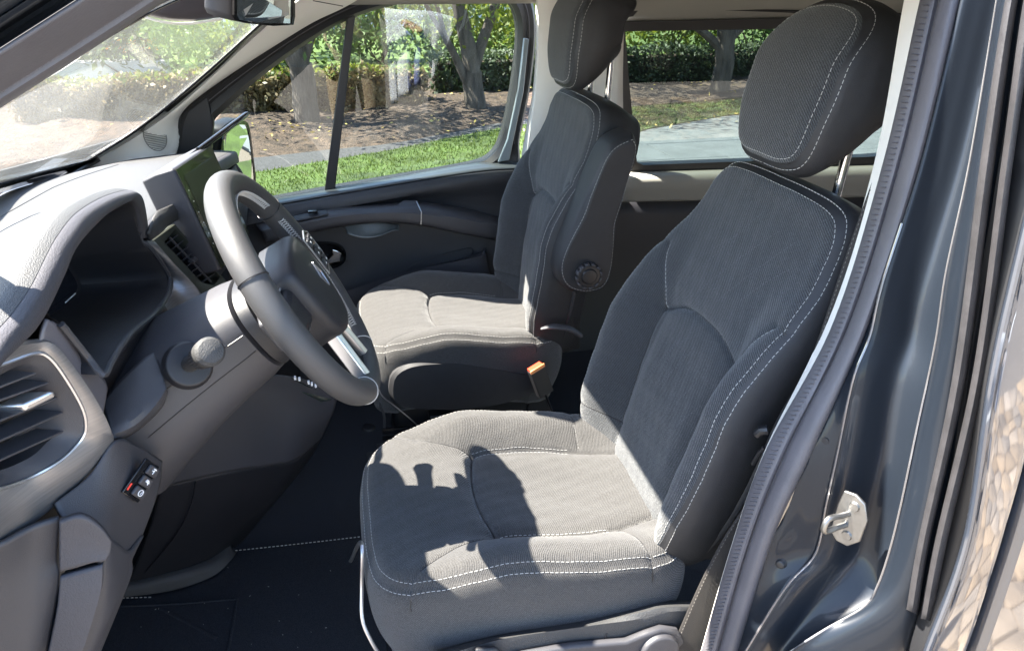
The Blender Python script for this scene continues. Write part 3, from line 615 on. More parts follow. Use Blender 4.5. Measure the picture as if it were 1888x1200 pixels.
rows = [PL([(380, 394, 2.46), (500, 371, 2.46), (700, 335, 2.455), (870, 305, 2.45), (965, 297, 2.45)]),
        PL([(380, 402, 2.40), (500, 381, 2.395), (700, 346, 2.39), (880, 318, 2.39), (965, 312, 2.39)]),
        PL([(382, 408, 2.385), (500, 388, 2.378), (700, 352, 2.375), (880, 323, 2.375), (965, 317, 2.38)]),
        PL([(390, 428, 2.375), (500, 408, 2.37), (720, 366, 2.368), (850, 345, 2.372), (965, 332, 2.378)]),
        PL([(400, 440, 2.40), (520, 416, 2.40), (700, 386, 2.40), (860, 374, 2.40), (965, 372, 2.40)]),
        PL([(420, 520, 2.405), (560, 500, 2.405), (700, 480, 2.405), (880, 440, 2.405), (965, 430, 2.40)]),
        PL([(430, 620, 2.39), (560, 580, 2.39), (700, 560, 2.39), (880, 540, 2.39), (965, 520, 2.39)]),
        PL([(450, 790, 2.38), (560, 760, 2.38), (700, 730, 2.38), (880, 700, 2.38), (965, 690, 2.38)])]
belt0, belt1 = rows[0], rows[1]
g = G(); g.patch(rows, 50, 60); card = g.build('door_card', DOORM, door, solid=.006, off=1)
rows = [PL([(470, 410, 2.39), (600, 384, 2.39), (700, 376, 2.39), (775, 372, 2.39), (850, 383, 2.39), (925, 402, 2.39)]),
        PL([(475, 418, 2.35), (605, 390, 2.34), (700, 382, 2.335), (775, 379, 2.33), (850, 390, 2.34), (925, 408, 2.35)]),
        PL([(480, 425, 2.315), (608, 399, 2.31), (700, 391, 2.305), (775, 392, 2.30), (850, 401, 2.305), (925, 415, 2.32)]),
        PL([(484, 432, 2.312), (610, 404, 2.306), (700, 396, 2.30), (775, 398, 2.296), (850, 408, 2.30), (925, 422, 2.316)]),
        PL([(490, 446, 2.318), (612, 418, 2.31), (700, 409, 2.305), (775, 413, 2.30), (850, 428, 2.305), (925, 441, 2.32)]),
        PL([(492, 450, 2.35), (614, 421, 2.34), (700, 411, 2.335), (775, 416, 2.33), (850, 431, 2.335), (925, 445, 2.35)]),
        PL([(492, 450, 2.40), (614, 421, 2.40), (700, 411, 2.40), (775, 416, 2.40), (850, 431, 2.40), (925, 445, 2.40)])]
g = G(); g.patch(rows, 60, 40); g_ = G(); g_.patch([[p+A(0, -.001, .004) for p in rows_b] for rows_b in (belt0, belt1)], 40, 4); g_.build('lit_belt_strip', mat('belt_strip_lit_tint', (.075, .085, .09), .3), door, solid=.003)  # strip in lighter grey: light along the door top is put into its colour
arm = g.build('armrest', PLASM, door, solid=.004, off=1)
g = G(); g.prism(PL([(732, 383, 2.325), (745, 374, 2.34), (772, 374, 2.34), (777, 390, 2.31), (735, 390, 2.312)]), A(0, .02, .004)); g.build('armrest_cap', PLASM, arm, bevel=.003)
g = G(); g.tube(PL([(768, 372, 2.345), (777, 391, 2.296), (776, 414, 2.298)]), .0018, 6); g.build('armrest_joint', SILV, arm)
g = G(); g.prism(PL([(540, 401, 2.335), (602, 389, 2.33), (606, 397, 2.308), (545, 410, 2.308)]), A(0, .0, .005)); sw_ = g.build('switch_plate', PLASD, arm, bevel=.002)
g = G(); g.box(P(577, 395, 2.32)+A(0, 0, .008), (.03, .016, .008)); g.build('window_switch', GLOSSB, arm, bevel=.002)
# pull recess: curved scoop, the light caught in it put into its pale colour
g = G(); n_ = 14
g.patch([[P(632+104*t, 415-6*math.sin(math.pi*t), 2.40) for t in np.linspace(0, 1, n_)], [P(638+98*t, 421+10*math.sin(math.pi*min(1, t*1.1)), 2.385) for t in np.linspace(0, 1, n_)], [P(640+94*t, 424+15*math.sin(math.pi*min(1, .15+t*.95)), 2.375) for t in np.linspace(0, 1, n_)]], 20, 8)
g.build('pull_scoop', mat('scoop_lit_tint', (.11, .13, .14), .35), card, solid=.003, off=1)
# release handle in its bowl
hc_ = [(560, 452), (590, 447), (620, 450), (635, 460), (638, 475), (630, 488), (610, 495), (585, 493), (562, 488)]
hl = cr([P(a, b, 2.392) for a, b in hc_], 60, True); hm = hl.mean(0)
g = G(); g.grid(np.array([hl+A(0, .02, 0), hl+A(0, -.004, 0), hm+(hl-hm)*.93+A(0, -.008, 0), hm+(hl-hm)*.84+A(0, -.002, 0), hm+(hl-hm)*.72+A(0, .01, 0), hm+(hl-hm)*.05+A(0, .012, 0)]), closed_u=True); bz = g.build('handle_bowl', GLOSSB, door)
g = G(); hp = [(588, 480), (605, 478), (614, 468), (612, 458), (622, 461), (630, 466), (627, 481), (616, 483), (600, 485)]
g.prism([P(a, b, 2.383) for a, b in hp], A(0, -.008, 0)); g.build('release_handle', CHROME, bz, bevel=.0025, bseg=3)
# storage pocket
rows = [PL([(540, 568, 2.40), (640, 537, 2.40), (760, 500, 2.40), (870, 472, 2.40), (890, 462, 2.40)]), PL([(540, 572, 2.34), (640, 541, 2.335), (760, 505, 2.33), (872, 477, 2.33), (893, 462, 2.345)]), PL([(545, 590, 2.325), (640, 556, 2.32), (760, 520, 2.315), (880, 494, 2.315), (900, 480, 2.33)]), PL([(560, 760, 2.34), (640, 740, 2.335), (760, 720, 2.33), (880, 700, 2.33), (930, 690, 2.34)])]
g = G(); g.patch(rows, 40, 24); g.build('door_pocket', PLASM, door, solid=.004, off=1)
g = G(); g.tube(cr(PL([(750, 506, 2.395), (757, 492, 2.395), (800, 474, 2.395), (862, 458, 2.395), (872, 463, 2.395), (868, 472, 2.395)]), 40), .0016, 6); g.build('pocket_seam', PLASB, card)

# passenger door mirror
wm = thing('wing_mirror', 'dark wing mirror outside the far door window', 'mirror', tuple(P(430, 300, 2.66)))
mg = [(408, 288, 2.60), (412, 256, 2.60), (424, 240, 2.62), (441, 230, 2.68), (455, 236, 2.74), (462, 280, 2.77), (467, 338, 2.78), (450, 352, 2.74), (420, 345, 2.63), (409, 320, 2.60)]
ml = cr(PL(mg), 60, True); mc = ml.mean(0); fwd = nz(A(-1, .1, 0))
g = G(); g.loft([mc+(ml-mc)*1.07+fwd*.004, mc+(ml-mc)*1.16+fwd*.012, mc+(ml-mc)*1.2+fwd*.05, mc+(ml-mc)*1.0+fwd*.11, mc+(ml-mc)*.6+fwd*.15]); g.tube(PL([(395, 330, 2.50), (412, 335, 2.6)]), .035, 10); g.build('mirror_housing', PLASB, wm)
g = G(); g.grid(np.array([mc+(ml-mc)*1.08, mc+(ml-mc)*1.09-fwd*.004, mc+(ml-mc)*1.0-fwd*.003, mc+(ml-mc)*1.0+fwd*.006]), closed_u=True); g.build('mirror_rim', GLOSSB, wm)
g = G(); g.prism(ml, fwd*.003); g.build('mirror_glass', MIRROR, wm, smooth=False)

# rear view mirror
rv = thing('rear_view_mirror', 'black rear view mirror hanging at the top of the windscreen', 'mirror', tuple(P(470, 0, 1.55)))
m1 = [P(428, -40, 1.50), P(540, -45, 1.70), P(541, 30, 1.70), P(538, 46, 1.695), P(500, 48, 1.63), P(460, 44, 1.56), P(432, 38, 1.51), P(427, 28, 1.50)]
l1_ = np.array(m1); mcn = l1_.mean(0); bk = nz(A(-.9, -.30, .2))
g = G(); g.loft([l1_, mcn+(l1_-mcn)*1.03+bk*.006, mcn+(l1_-mcn)*1.0+bk*.03, mcn+(l1_-mcn)*.86+bk*.055]); g.build('mirror_shell', PLASM, rv, bevel=.003)
g = G(); g.prism(mcn+(l1_-mcn)*.90-bk*.002, bk*.001); g.build('mirror_glass', MIRROR, rv, smooth=False)
g = G(); l9 = mcn+(l1_-mcn)*.995; l8 = mcn+(l1_-mcn)*.91; g.grid(np.array([l9-bk*.0005, l9-bk*.004, l8-bk*.004, l8]), closed_u=True); g.build('mirror_rim', GLOSSB, rv)
g = G(); g.tube([mcn+bk*.04+A(0, 0, .02), mcn+A(-.10, -.02, .10)], .012, 10); g.build('mirror_stem', PLASB, rv)
g = G(); rows = [PL([(248, 22, 1.56), (300, 36, 1.58), (350, 40, 1.62), (410, 32, 1.66)]), PL([(255, 10, 1.54), (300, 22, 1.56), (350, 24, 1.60), (410, 16, 1.64)]), PL([(260, -30, 1.54), (300, -30, 1.56), (350, -30, 1.58), (410, -35, 1.62)])]
g.patch(rows, 20, 10); g.build('sensor_cover', mat('cover_plastic', (.055, .05, .058), .5), van, solid=.03, off=-1)
g = G(); g.tube(cr(PL([(248, 26, 1.56), (300, 41, 1.58), (350, 44, 1.62), (410, 35, 1.66)]), 20), .0025, 6); g.build('cover_lip', WHITE, van)
# ------------------------------------------------------------------ dashboard
dash = thing('dashboard', 'grey plastic dashboard with hooded instruments, air vents and brushed trim', 'dashboard', (-.45, 1.535, .8))
TP = [(-40, 690, -.352), (0, 628, -.346), (40, 582, -.343), (75, 530, -.34), (97, 485, -.34), (120, 440, -.34), (155, 395, -.34), (200, 366, -.34), (235, 354, -.34), (252, 353, -.34), (263, 366, -.342), (270, 400, -.346), (274, 436, -.352)]
IP = [(-40, 730, -.350), (0, 675, -.345), (40, 635, -.342), (68, 605, -.340), (90, 568, -.338), (116, 512, -.336), (140, 458, -.336), (190, 402, -.336), (225, 379, -.336), (243, 373, -.336), (254, 386, -.338), (259, 412, -.343), (263, 440, -.348)]
TT = [PX(*q) for q in TP]; II = [PX(*q) for q in IP]
TT = TT+[A(-.362, 1.42, .880), A(-.358, 1.6, .874), A(-.335, 1.95, .865), A(-.312, 2.2, .846), A(-.31, 2.34, .826)]
BY = [.66, .72, .79, .86, .92, .99, 1.08, 1.19, 1.28, 1.36, 1.44, 1.50, 1.56, 1.64, 1.75, 1.98, 2.2, 2.34]
def bx_(y): return float(np.interp(y, [.66, .87, 1.08, 1.3, 1.55, 1.9, 2.2, 2.34], [-.58, -.70, -.79, -.85, -.865, -.80, -.69, -.61]))
secs = []
for t, y in zip(TT, BY):
    bz = float(np.interp(y, [.7, 1.9, 2.34], [.845, .84, .815])); b = A(bx_(y), y, bz)
    secs.append([b+A(-.02, 0, -.02), b, b*.6+t*.4+A(0, 0, .006), b*.28+t*.72+A(0, 0, .010), t+A(-.035, 0, .004), t+A(-.010, 0, .002)])
g = G(); R_ = np.array([cr(s_, 40) for s_ in secs]); g.grid(np.stack([cr(R_[:, i], 150) for i in range(40)], 1)); pad_ = g.build('dash_top', PLAS, dash, angle=60)
# thick grained edge of the pad and hood
tl, il = cr(TT[:13], 130), cr(II, 130)
tl2 = cr(TT[12:], 60); il2 = tl2+A(.002, 0, -.034)
for ta, ia in ((tl, il), (tl2, il2)):
    g = G(); rows = [ta+A(-.012, 0, .0015), ta+A(-.005, 0, .0012), ta+A(0, 0, -.0015), ta*.86+ia*.14+A(.0025, 0, 0), ta*.5+ia*.5+A(.004, 0, 0), ta*.12+ia*.88+A(.003, 0, 0), ia, ia*1.02-ta*.02+A(-.006, 0, 0), ia*1.06-ta*.06+A(-.03, 0, 0)]
    g.grid(np.array(rows)); g.build('pad_edge', PLASE, dash, angle=60)
# joint lines and the flush cover on the dash top
def ontop(px, py, dz=.0012):
    """point of the dash top under a pixel (march the view ray down to the sampled surface)"""
    d = nz(ray(px, py)); h = DTREE.ray_cast(Vector(CAM), Vector(d))[0]
    return (np.array(h) if h else P(px, py, 1.2))+A(0, 0, dz*.3)
from mathutils.bvhtree import BVHTree
_g = np.stack([cr(R_[:, i], 150) for i in range(40)], 1); _h, _w = _g.shape[:2]
DTREE = BVHTree.FromPolygons([Vector(p) for p in _g.reshape(-1, 3)], [(j*_w+i, j*_w+i+1, (j+1)*_w+i+1, (j+1)*_w+i) for j in range(_h-1) for i in range(_w-1)])
def dashline(l, r=.0012): return cr([ontop(*q) for q in l], 40), r
def drop(x, y):
    h = DTREE.ray_cast(Vector((x, y, 1.6)), Vector((0, 0, -1)))[0]
    return np.array(h)+A(0, 0, .0002) if h else A(x, y, .9)
cov = [(-.60, 1.02), (-.52, 1.03), (-.50, 1.10), (-.50, 1.42), (-.56, 1.44), (-.60, 1.42)]
for l in ([(-.66, .85), (-.68, 1.2), (-.70, 1.5), (-.67, 1.9), (-.60, 2.2)], cov+cov[:1], [(-.37, 1.44), (-.44, 1.46), (-.52, 1.45)], [(-.44, .80), (-.46, 1.0), (-.49, 1.10)]):
    g = G(); pts_ = []
    for (xa_, ya_), (xb_, yb_) in zip(l[:-1], l[1:]): pts_ += [drop(xa_+(xb_-xa_)*t, ya_+(yb_-ya_)*t) for t in np.linspace(0, 1, 10, endpoint=False)]
    pts_.append(drop(*l[-1])); g.tube(np.array(pts_), .0011, 5); g.build('panel_joint', PLASB, pad_)
# far and centre face of the dash, below the lip
g = G(); rows = []
for y, lx, lz in ((1.40, -.37, .835), (1.6, -.37, .83), (1.9, -.345, .82), (2.2, -.32, .80), (2.34, -.32, .785)):
    rows.append([A(lx, y, lz), A(lx+.02, y, lz-.10), A(lx-.02, y, lz-.24), A(lx-.12, y, lz-.36), A(lx-.25, y, .25)])
g.patch(rows, 20, 20); g.build('dash_face', PLASM, dash, solid=.006)
g = G(); g.prism([A(-.33, 2.335, .82), A(-.30, 2.34, .76), A(-.40, 2.34, .4), A(-.62, 2.34, .4), A(-.62, 2.335, .80)], A(0, .015, 0)); g.build('dash_end', PLASM, dash, bevel=.006)
g = G(); g.prism([A(-.47, .705, .90), A(-.48, .70, .74), A(-.48, .70, .45), A(-.70, .70, .45), A(-.70, .705, .82)], A(0, -.02, 0)); g.build('dash_end', PLASM, dash, bevel=.006)
# instrument binnacle
op = [II[4]+A(-.004, 0, -.002), II[5]+A(-.004, 0, -.002), II[6]+A(-.004, 0, -.002), II[7]+A(-.004, 0, -.002), II[8]+A(-.004, 0, -.002), II[9]+A(-.004, 0, -.002), II[10]+A(-.004, 0, -.002), II[12]+A(-.004, 0, -.002), PX(276, 455, -.342), PX(298, 485, -.335), PX(313, 515, -.33), PX(308, 545, -.325), PX(285, 578, -.322), PX(250, 607, -.32), PX(225, 635, -.316), PX(205, 668, -.315), PX(190, 692, -.31), PX(165, 662, -.325), PX(135, 625, -.332), PX(110, 595, -.336)]
opl = cr(op, 120, True); oc = opl.mean(0)
def sc_(s, dx, dzy=(0, 0)): return oc+(opl-oc)*A(s*.3, s, s)+A(dx, dzy[0], dzy[1])
g = G(); g.grid(np.array([opl, sc_(.97, -.012), sc_(.90, -.05), sc_(.82, -.10), sc_(.76, -.125), sc_(.70, -.13)]), closed_u=True); bi = g.build('instrument_hood', PLASD, dash)
g = G(); q = opl[48:118]; g.tube(q, .0042, 8); g.build('hood_lip', PLASM, bi)
dl = sc_(.705, -.126); g = G(); g.prism(dl, A(-.004, 0, 0)); dp = g.build('instrument_display', mat('display_dark', (.012, .013, .018), .2), dash, smooth=False)
# marks on the display
g = G(); fx = oc[0]-.1245
for (a, b), (c, d) in ([(120, 558), (139, 541)], [(148, 612), (168, 582)], [(133, 622), (145, 608)], [(152, 600), (156, 590)]):
    p, q = PX(a, b, fx), PX(c, d, fx); g.tube([p, q], .0012 if a == 120 else .0006, 5)
for a, b in ((112, 578), (116, 580), (135, 620)):
    p = PX(a, b, fx); g.box(p, (.001, .004, .006))
g.build('display_marks', MARK, dp, stuff=True)
# surround between binnacle and near vent, and the brushed panel right of the binnacle
g = G(); g.patch([PL([(84, 588, .855), (108, 600, .875), (135, 632, .895), (165, 668, .92), (190, 700, .945), (196, 716, .95)]), PL([(76, 610, .845), (100, 632, .86), (130, 670, .875), (158, 710, .89), (180, 748, .905), (186, 770, .91)]), PL([(70, 630, .84), (92, 640, .85), (126, 690, .865), (150, 735, .88), (172, 780, .89), (178, 800, .895)])], 30, 10); g.build('cluster_surround', mat('pearl_grey_plastic', (.10, .095, .105), .4, bump=.15, bscale=900), dash, solid=.004)
g = G(); g.patch([PL([(270, 444, 1.335), (296, 480, 1.37), (316, 512, 1.385), (312, 545, 1.36), (280, 590, 1.25), (262, 640, 1.15)]), PL([(276, 444, 1.345), (312, 488, 1.375), (340, 525, 1.385), (336, 580, 1.35), (305, 632, 1.25), (285, 680, 1.17)]), PL([(282, 444, 1.355), (325, 490, 1.38), (372, 545, 1.39), (372, 600, 1.35), (340, 660, 1.26), (310, 720, 1.2)])], 30, 14); g.build('brushed_panel', BRUSH, dash, solid=.004)
g = G(); g.patch([PL([(257, 600, 1.20), (268, 597, 1.215)]), PL([(274, 635, 1.165), (286, 630, 1.18)])], 8, 8); g.build('ribbed_strip', SILV, dash, solid=.003)
# dark space under the binnacle with the textured knee piece
g = G(); g.patch([PL([(170, 690, .965), (205, 660, 1.0), (250, 610, 1.1), (300, 560, 1.24)]), PL([(190, 740, 1.03), (230, 700, 1.07), (280, 650, 1.16), (320, 600, 1.26)]), PL([(200, 830, 1.06), (250, 790, 1.10), (300, 740, 1.18), (340, 680, 1.28)])], 24, 16); g.build('column_cowl', PLASD, dash, solid=.004)
g = G(); g.patch([PL([(190, 742, .97), (222, 702, 1.0), (262, 664, 1.04), (285, 650, 1.06)]), PL([(198, 775, .94), (235, 742, .965), (275, 705, 1.0), (300, 690, 1.02)]), PL([(204, 806, .92), (248, 778, .94), (288, 742, .97), (306, 716, .99)]), PL([(212, 815, .93), (255, 790, .96), (295, 752, .99), (308, 722, 1.01)])], 24, 16); g.build('knee_cover', PLASM, dash, solid=.004)

# near air vent: brushed ring, dark funnel, slats
vo = [(-60, 640, .76), (0, 632, .79), (62, 626, .835), (90, 628, .85), (130, 672, .868), (180, 745, .888), (208, 800, .90), (204, 822, .90), (165, 872, .87), (118, 918, .84), (60, 965, .80), (0, 1000, .765), (-60, 1025, .72)]
vi = [(-60, 690, .77), (0, 672, .80), (60, 652, .83), (88, 660, .84), (120, 702, .855), (148, 752, .868), (155, 785, .87), (148, 808, .866), (122, 838, .845), (92, 860, .825), (45, 884, .80), (0, 900, .77), (-60, 915, .73)]
vl, vk = cr(PL(vo), 90), cr(PL(vi), 90)
g = G(); g.grid(np.array([vl+A(-.05, .01, 0), vl+A(-.012, .002, 0), vl, vl*.75+vk*.25+A(.006, 0, 0), vl*.4+vk*.6+A(.006, 0, 0), vl*.08+vk*.92+A(.002, 0, 0), vk])); vt = g.build('vent_trim', BRUSH, dash)
g = G(); g.tube(vk+A(.002, 0, 0), .0022, 6); g.build('vent_bright_line', SILV, vt)
vs = [(-60, 712, .77), (0, 700, .80), (56, 672, .83), (78, 675, .838), (100, 700, .85), (122, 742, .86), (128, 775, .862), (122, 796, .858), (105, 815, .846), (80, 838, .825), (40, 858, .80), (0, 870, .775), (-60, 885, .73)]
vsl = cr(PL(vs), 90)
g = G(); g.grid(np.array([vk+A(.001, 0, 0), vk*.7+vsl*.3+A(-.002, 0, 0), vk*.3+vsl*.7+A(-.008, 0, 0), vsl+A(-.012, 0, 0), vsl+A(-.06, .0, 0)])); fn = g.build('vent_funnel', PLASM, dash)
g = G(); g.patch([[p+A(-.06, 0, 0) for p in vsl[:45]], [p+A(-.06, 0, 0) for p in vsl[::-1][:45]]], 45, 2, lin=True); g.build('vent_back', PLASB, dash)
for (a, b, y0), (c, d, y1) in (((-50, 752, .775), (96, 700, .848)), ((-50, 792, .76), (112, 728, .855)), ((-50, 832, .745), (122, 755, .86)), ((-50, 868, .735), (122, 790, .857)), ((-50, 730, .78), (72, 682, .835))):
    p, q = P(a, b, y0)+A(-.018, 0, 0), P(c, d, y1)+A(-.018, 0, 0); t = nz(q-p); g = G()
    g.box((p+q)/2, (np.linalg.norm(q-p), .030, .0032), (t, nz(A(1, 0, -.25)), np.cross(t, nz(A(1, 0, -.25))))); g.build('vent_slat', PLASM, fn, bevel=.001)
g = G(); c = P(48, 740, .825)+A(.0, 0, 0); t = nz(P(70, 728, .83)-P(20, 752, .81)); g.box(c, (.034, .03, .011), (t, A(1, 0, -.1), np.cross(t, A(1, 0, -.1)))); g.build('vent_tab', SILV, fn, bevel=.003)

# switch panel and lower dash beside the door
lowr = [PL([(100, 928, .82), (165, 875, .865), (210, 812, .905), (250, 822, .95), (296, 850, 1.0)]), PL([(115, 955, .81), (178, 915, .85), (225, 880, .89), (262, 885, .925), (290, 900, .96)]), PL([(150, 985, .80), (190, 965, .83), (215, 950, .86), (242, 955, .89), (266, 968, .92)]), PL([(180, 1010, .79), (200, 1015, .815), (218, 1020, .84), (232, 1020, .865), (244, 1022, .885)])]
g = G(); g.patch(lowr, 40, 30); lp_ = g.build('switch_panel', PLASM, dash, solid=.006)
rows = [PL([(188, 985, .81), (212, 1000, .83), (236, 1015, .86), (262, 985, .905)]), PL([(176, 1060, .79), (200, 1065, .80), (222, 1065, .83), (240, 1030, .875)]), PL([(170, 1130, .78), (190, 1140, .79), (208, 1120, .81), (238, 1060, .86)]), PL([(140, 1220, .77), (160, 1230, .78), (172, 1215, .79), (182, 1200, .80)])]
g = G(); g.patch(rows, 24, 24); g.build('lower_edge', PLASM, dash, solid=.006)
g = G(); g.tube(PL([(283, 852, .99), (268, 905, .955), (243, 965, .92), (236, 1015, .90)]), .006, 8); g.build('edge_strip', mat('pearl_strip', (.30, .28, .29), .35), dash)
g = G(); g.patch([PL([(-60, 1020, .735), (0, 1000, .755), (60, 968, .785), (108, 952, .80)]), PL([(-60, 1080, .74), (0, 1060, .76), (60, 1030, .785), (104, 1030, .798)]), PL([(-60, 1150, .74), (0, 1140, .755), (60, 1110, .775), (108, 1070, .79)]), PL([(-60, 1240, .73), (0, 1240, .745), (50, 1235, .76), (80, 1220, .77)])], 30, 30); g.build('lower_panel', PLASM, dash, solid=.006)
g = G(); g.patch([PL([(110, 958, .782), (150, 948, .785), (184, 968, .788), (206, 996, .79)]), PL([(110, 1000, .782), (145, 996, .785), (178, 1004, .787), (203, 1015, .789)]), PL([(111, 1050, .778), (140, 1043, .780), (172, 1034, .782), (195, 1030, .785)])], 24, 16); g.build('textured_panel', PLASE, dash, solid=.008)
g = G(); g.patch([PL([(112, 1060, .777), (145, 1050, .78), (190, 1038, .784)]), PL([(106, 1120, .768), (145, 1115, .77), (186, 1092, .775)]), PL([(84, 1225, .755), (122, 1225, .757), (156, 1192, .762)])], 24, 20); g.build('textured_panel', PLASE, dash, solid=.008)
# switch block
s0, s1, s2, s3 = P(217, 905, .878), P(262, 842, .918), P(286, 858, .935), P(247, 924, .895)
sn_ = nz(np.cross(s1-s0, s3-s0)); sn_ = sn_ if sn_[0] > 0 else -sn_
g = G(); g.prism([s0+sn_*.004, s1+sn_*.004, s2+sn_*.004, s3+sn_*.004], sn_*.004); sb = g.build('switch_bezel', GLOSSB, dash, bevel=.001)
for k in range(3):
    t0, t1 = .06+k*.30, .06+k*.30+.27
    c_ = [s0*(1-t0)+s1*t0, s0*(1-t1)+s1*t1, s3*(1-t1)+s2*t1, s3*(1-t0)+s2*t0]; m_ = sum(c_)/4
    c_ = [m_+(q-m_)*A(.95, .95, .95) for q in c_]; w2 = (c_[1]-c_[2])*.32
    c_[0] = c_[0]-w2; c_[1] = c_[1]-w2
    g = G(); g.prism([q+sn_*.008 for q in c_], sn_*.005); b_ = g.build('switch_button', PLASM, sb, bevel=.002)
    g = G(); q = sum(c_)/4+sn_*.0134; ax = nz(c_[1]-c_[0]); bx_ = nz(c_[2]-c_[1])
    if k == 0:
        g.tube([q+.0042*(ax*math.cos(a)+bx_*math.sin(a)) for a in np.linspace(0, 6.28, 17)], .0007, 4); g.tube([q-ax*.002, q+ax*.002+bx_*.002], .0007, 4)
    elif k == 1:
        for s_ in (-1, 1): g.tube([q+ax*.001*s_-bx_*.004*s_, q+ax*.002-bx_*.0015*s_, q-ax*.003*s_+bx_*.003*s_], .0007, 4)
        g.tube([q-bx_*.004, q+bx_*.004], .0007, 4)
    else:
        g.tube([q-ax*.004, q+ax*.003], .0007, 4); g.tube([q+ax*.003-bx_*.003, q+ax*.004, q+ax*.003+bx_*.003], .0007, 4); g.tube([q-bx_*.004, q+bx_*.001+ax*.001], .0007, 4)
    g.build('button_symbol', MARK, sb)
g = G(); q = s0*.80+s1*.2; g.box(q+sn_*.009+(s3-s0)*.08, (.010, .0025, .001), (nz(s1-s0), nz(s3-s0), sn_)); g.build('switch_lamp', REDL, sb)

# centre vent and screen
v4 = [P(270, 446, 1.365), P(318, 414, 1.46), P(424, 530, 1.52), P(372, 558, 1.40)]
vn = nz(np.cross(v4[1]-v4[0], v4[3]-v4[0])); vn = vn if vn[0] > 0 else -vn
def vq(u, v, d=0): return (v4[0]*(1-u)+v4[1]*u)*(1-v)+(v4[3]*(1-u)+v4[2]*u)*v+vn*d
o_ = [vq(0, 0), vq(1, 0), vq(1, .92), vq(.5, 1.0), vq(0, 1)]; i_ = [vq(.38, .12), vq(.92, .06), vq(.94, .80), vq(.6, .86), vq(.40, .74)]
g = G(); g.grid(np.array([np.array(o_)-vn*.03, np.array(o_)+vn*.002, np.array(o_)*.8+np.array(i_)*.2+vn*.005, np.array(o_)*.1+np.array(i_)*.9+vn*.004, np.array(i_)-vn*.03]), closed_u=True); cv = g.build('centre_vent', mat('vent_frame', (.035, .038, .030), .3), dash, angle=25)
g = G(); g.prism(np.array(i_)-vn*.028, -vn*.004); g.build('vent_back', PLASB, cv, smooth=False)
for v in np.linspace(.16, .78, 8):
    g = G(); p, q = vq(.38, v, -.010), vq(.94, v-.02, -.010); t = nz(q-p); g.box((p+q)/2, (np.linalg.norm(q-p), .018, .002), (t, nz(vn+A(0, 0, .25)), np.cross(t, vn))); g.build('vent_slat', PLASM, cv)
g = G(); g.tube([vq(.66, .10, -.002), vq(.68, .82, -.002)], .0022, 6); g.build('vent_bar', PLASM, cv)
g = G(); g.box(vq(.66, .47, .002), (.012, .016, .010), (vn, v4[1]-v4[0], v4[3]-v4[0])); g.build('vent_tab', PLASM, cv, bevel=.002)
S = [P(322, 312, 1.46), P(388, 268, 1.66), P(489, 432, 1.66), P(408, 497, 1.46)]
S[2] = S[1]+(S[3]-S[0])*.98
sn2 = nz(np.cross(S[1]-S[0], S[3]-S[0])); sn2 = sn2 if sn2[0] > 0 else -sn2
ar = np.array(S); am = ar.mean(0)
scr = thing('touchscreen', 'upright dark touchscreen standing on the dashboard beside the wheel', 'screen', tuple(am-A(0, 0, .12)))
bkw = nz(P(287, 326, 1.47)-P(322, 312, 1.46)); bkw = nz(-sn2+A(0, .1, -.05))
g = G(); g.loft([am+(ar-am)*1.0, am+(ar-am)*1.02-sn2*.006, am+(ar-am)*1.02+bkw*.040, am+(ar-am)*.96+bkw*.075]); sh_ = g.build('screen_housing', PLASM, scr, bevel=.004, angle=30)
g = G(); g.prism(am+(ar-am)*.985+sn2*.0006, sn2*.0012); gl = g.build('screen_glass', SCREENG, scr, smooth=False)
d_ = [am+(ar[k]-am)*.80+sn2*.0022 for k in range(4)]; g = G(); g.prism(d_, sn2*.0006); g.build('screen_panel', mat('screen_panel', (.05, .055, .035), .12), gl, smooth=False)
g = G()
for k in np.linspace(.22, .75, 6): g.box(ar[0]*(1-k)+ar[3]*k+(ar[1]-ar[0])*.06+sn2*.0024, (.0022, .0022, .0004), (ar[1]-ar[0], ar[3]-ar[0], sn2))
g.build('touch_marks', MARK, gl)
hp0, hp1 = P(366, 277, 1.62), P(457, 209, 1.82)
holder = thing('device_holder', 'black rod of a device holder behind the touchscreen', 'holder', tuple(hp0))
g = G(); g.tube([hp0, hp0*.06+hp1*.94, hp1], [.006, .0065, .004], 12); g.build('holder_rod', GLOSSB, holder)
g = G(); g.box(hp0+A(-.01, .0, -.01), (.05, .03, .02), (hp1-hp0, A(0, 1, 0), A(0, 0, 1))); g.build('holder_foot', PLASM, holder, bevel=.003)
# pad between binnacle and screen
g = G(); g.patch([PL([(272, 430, 1.33), (284, 396, 1.38), (300, 385, 1.43), (330, 372, 1.5)]), PL([(274, 436, 1.335), (292, 404, 1.375), (308, 398, 1.42), (335, 385, 1.5)]), PL([(274, 443, 1.345), (296, 428, 1.37), (310, 414, 1.42), (335, 400, 1.5)])], 16, 10); g.build('dash_shoulder', PLAS, dash, solid=.006)
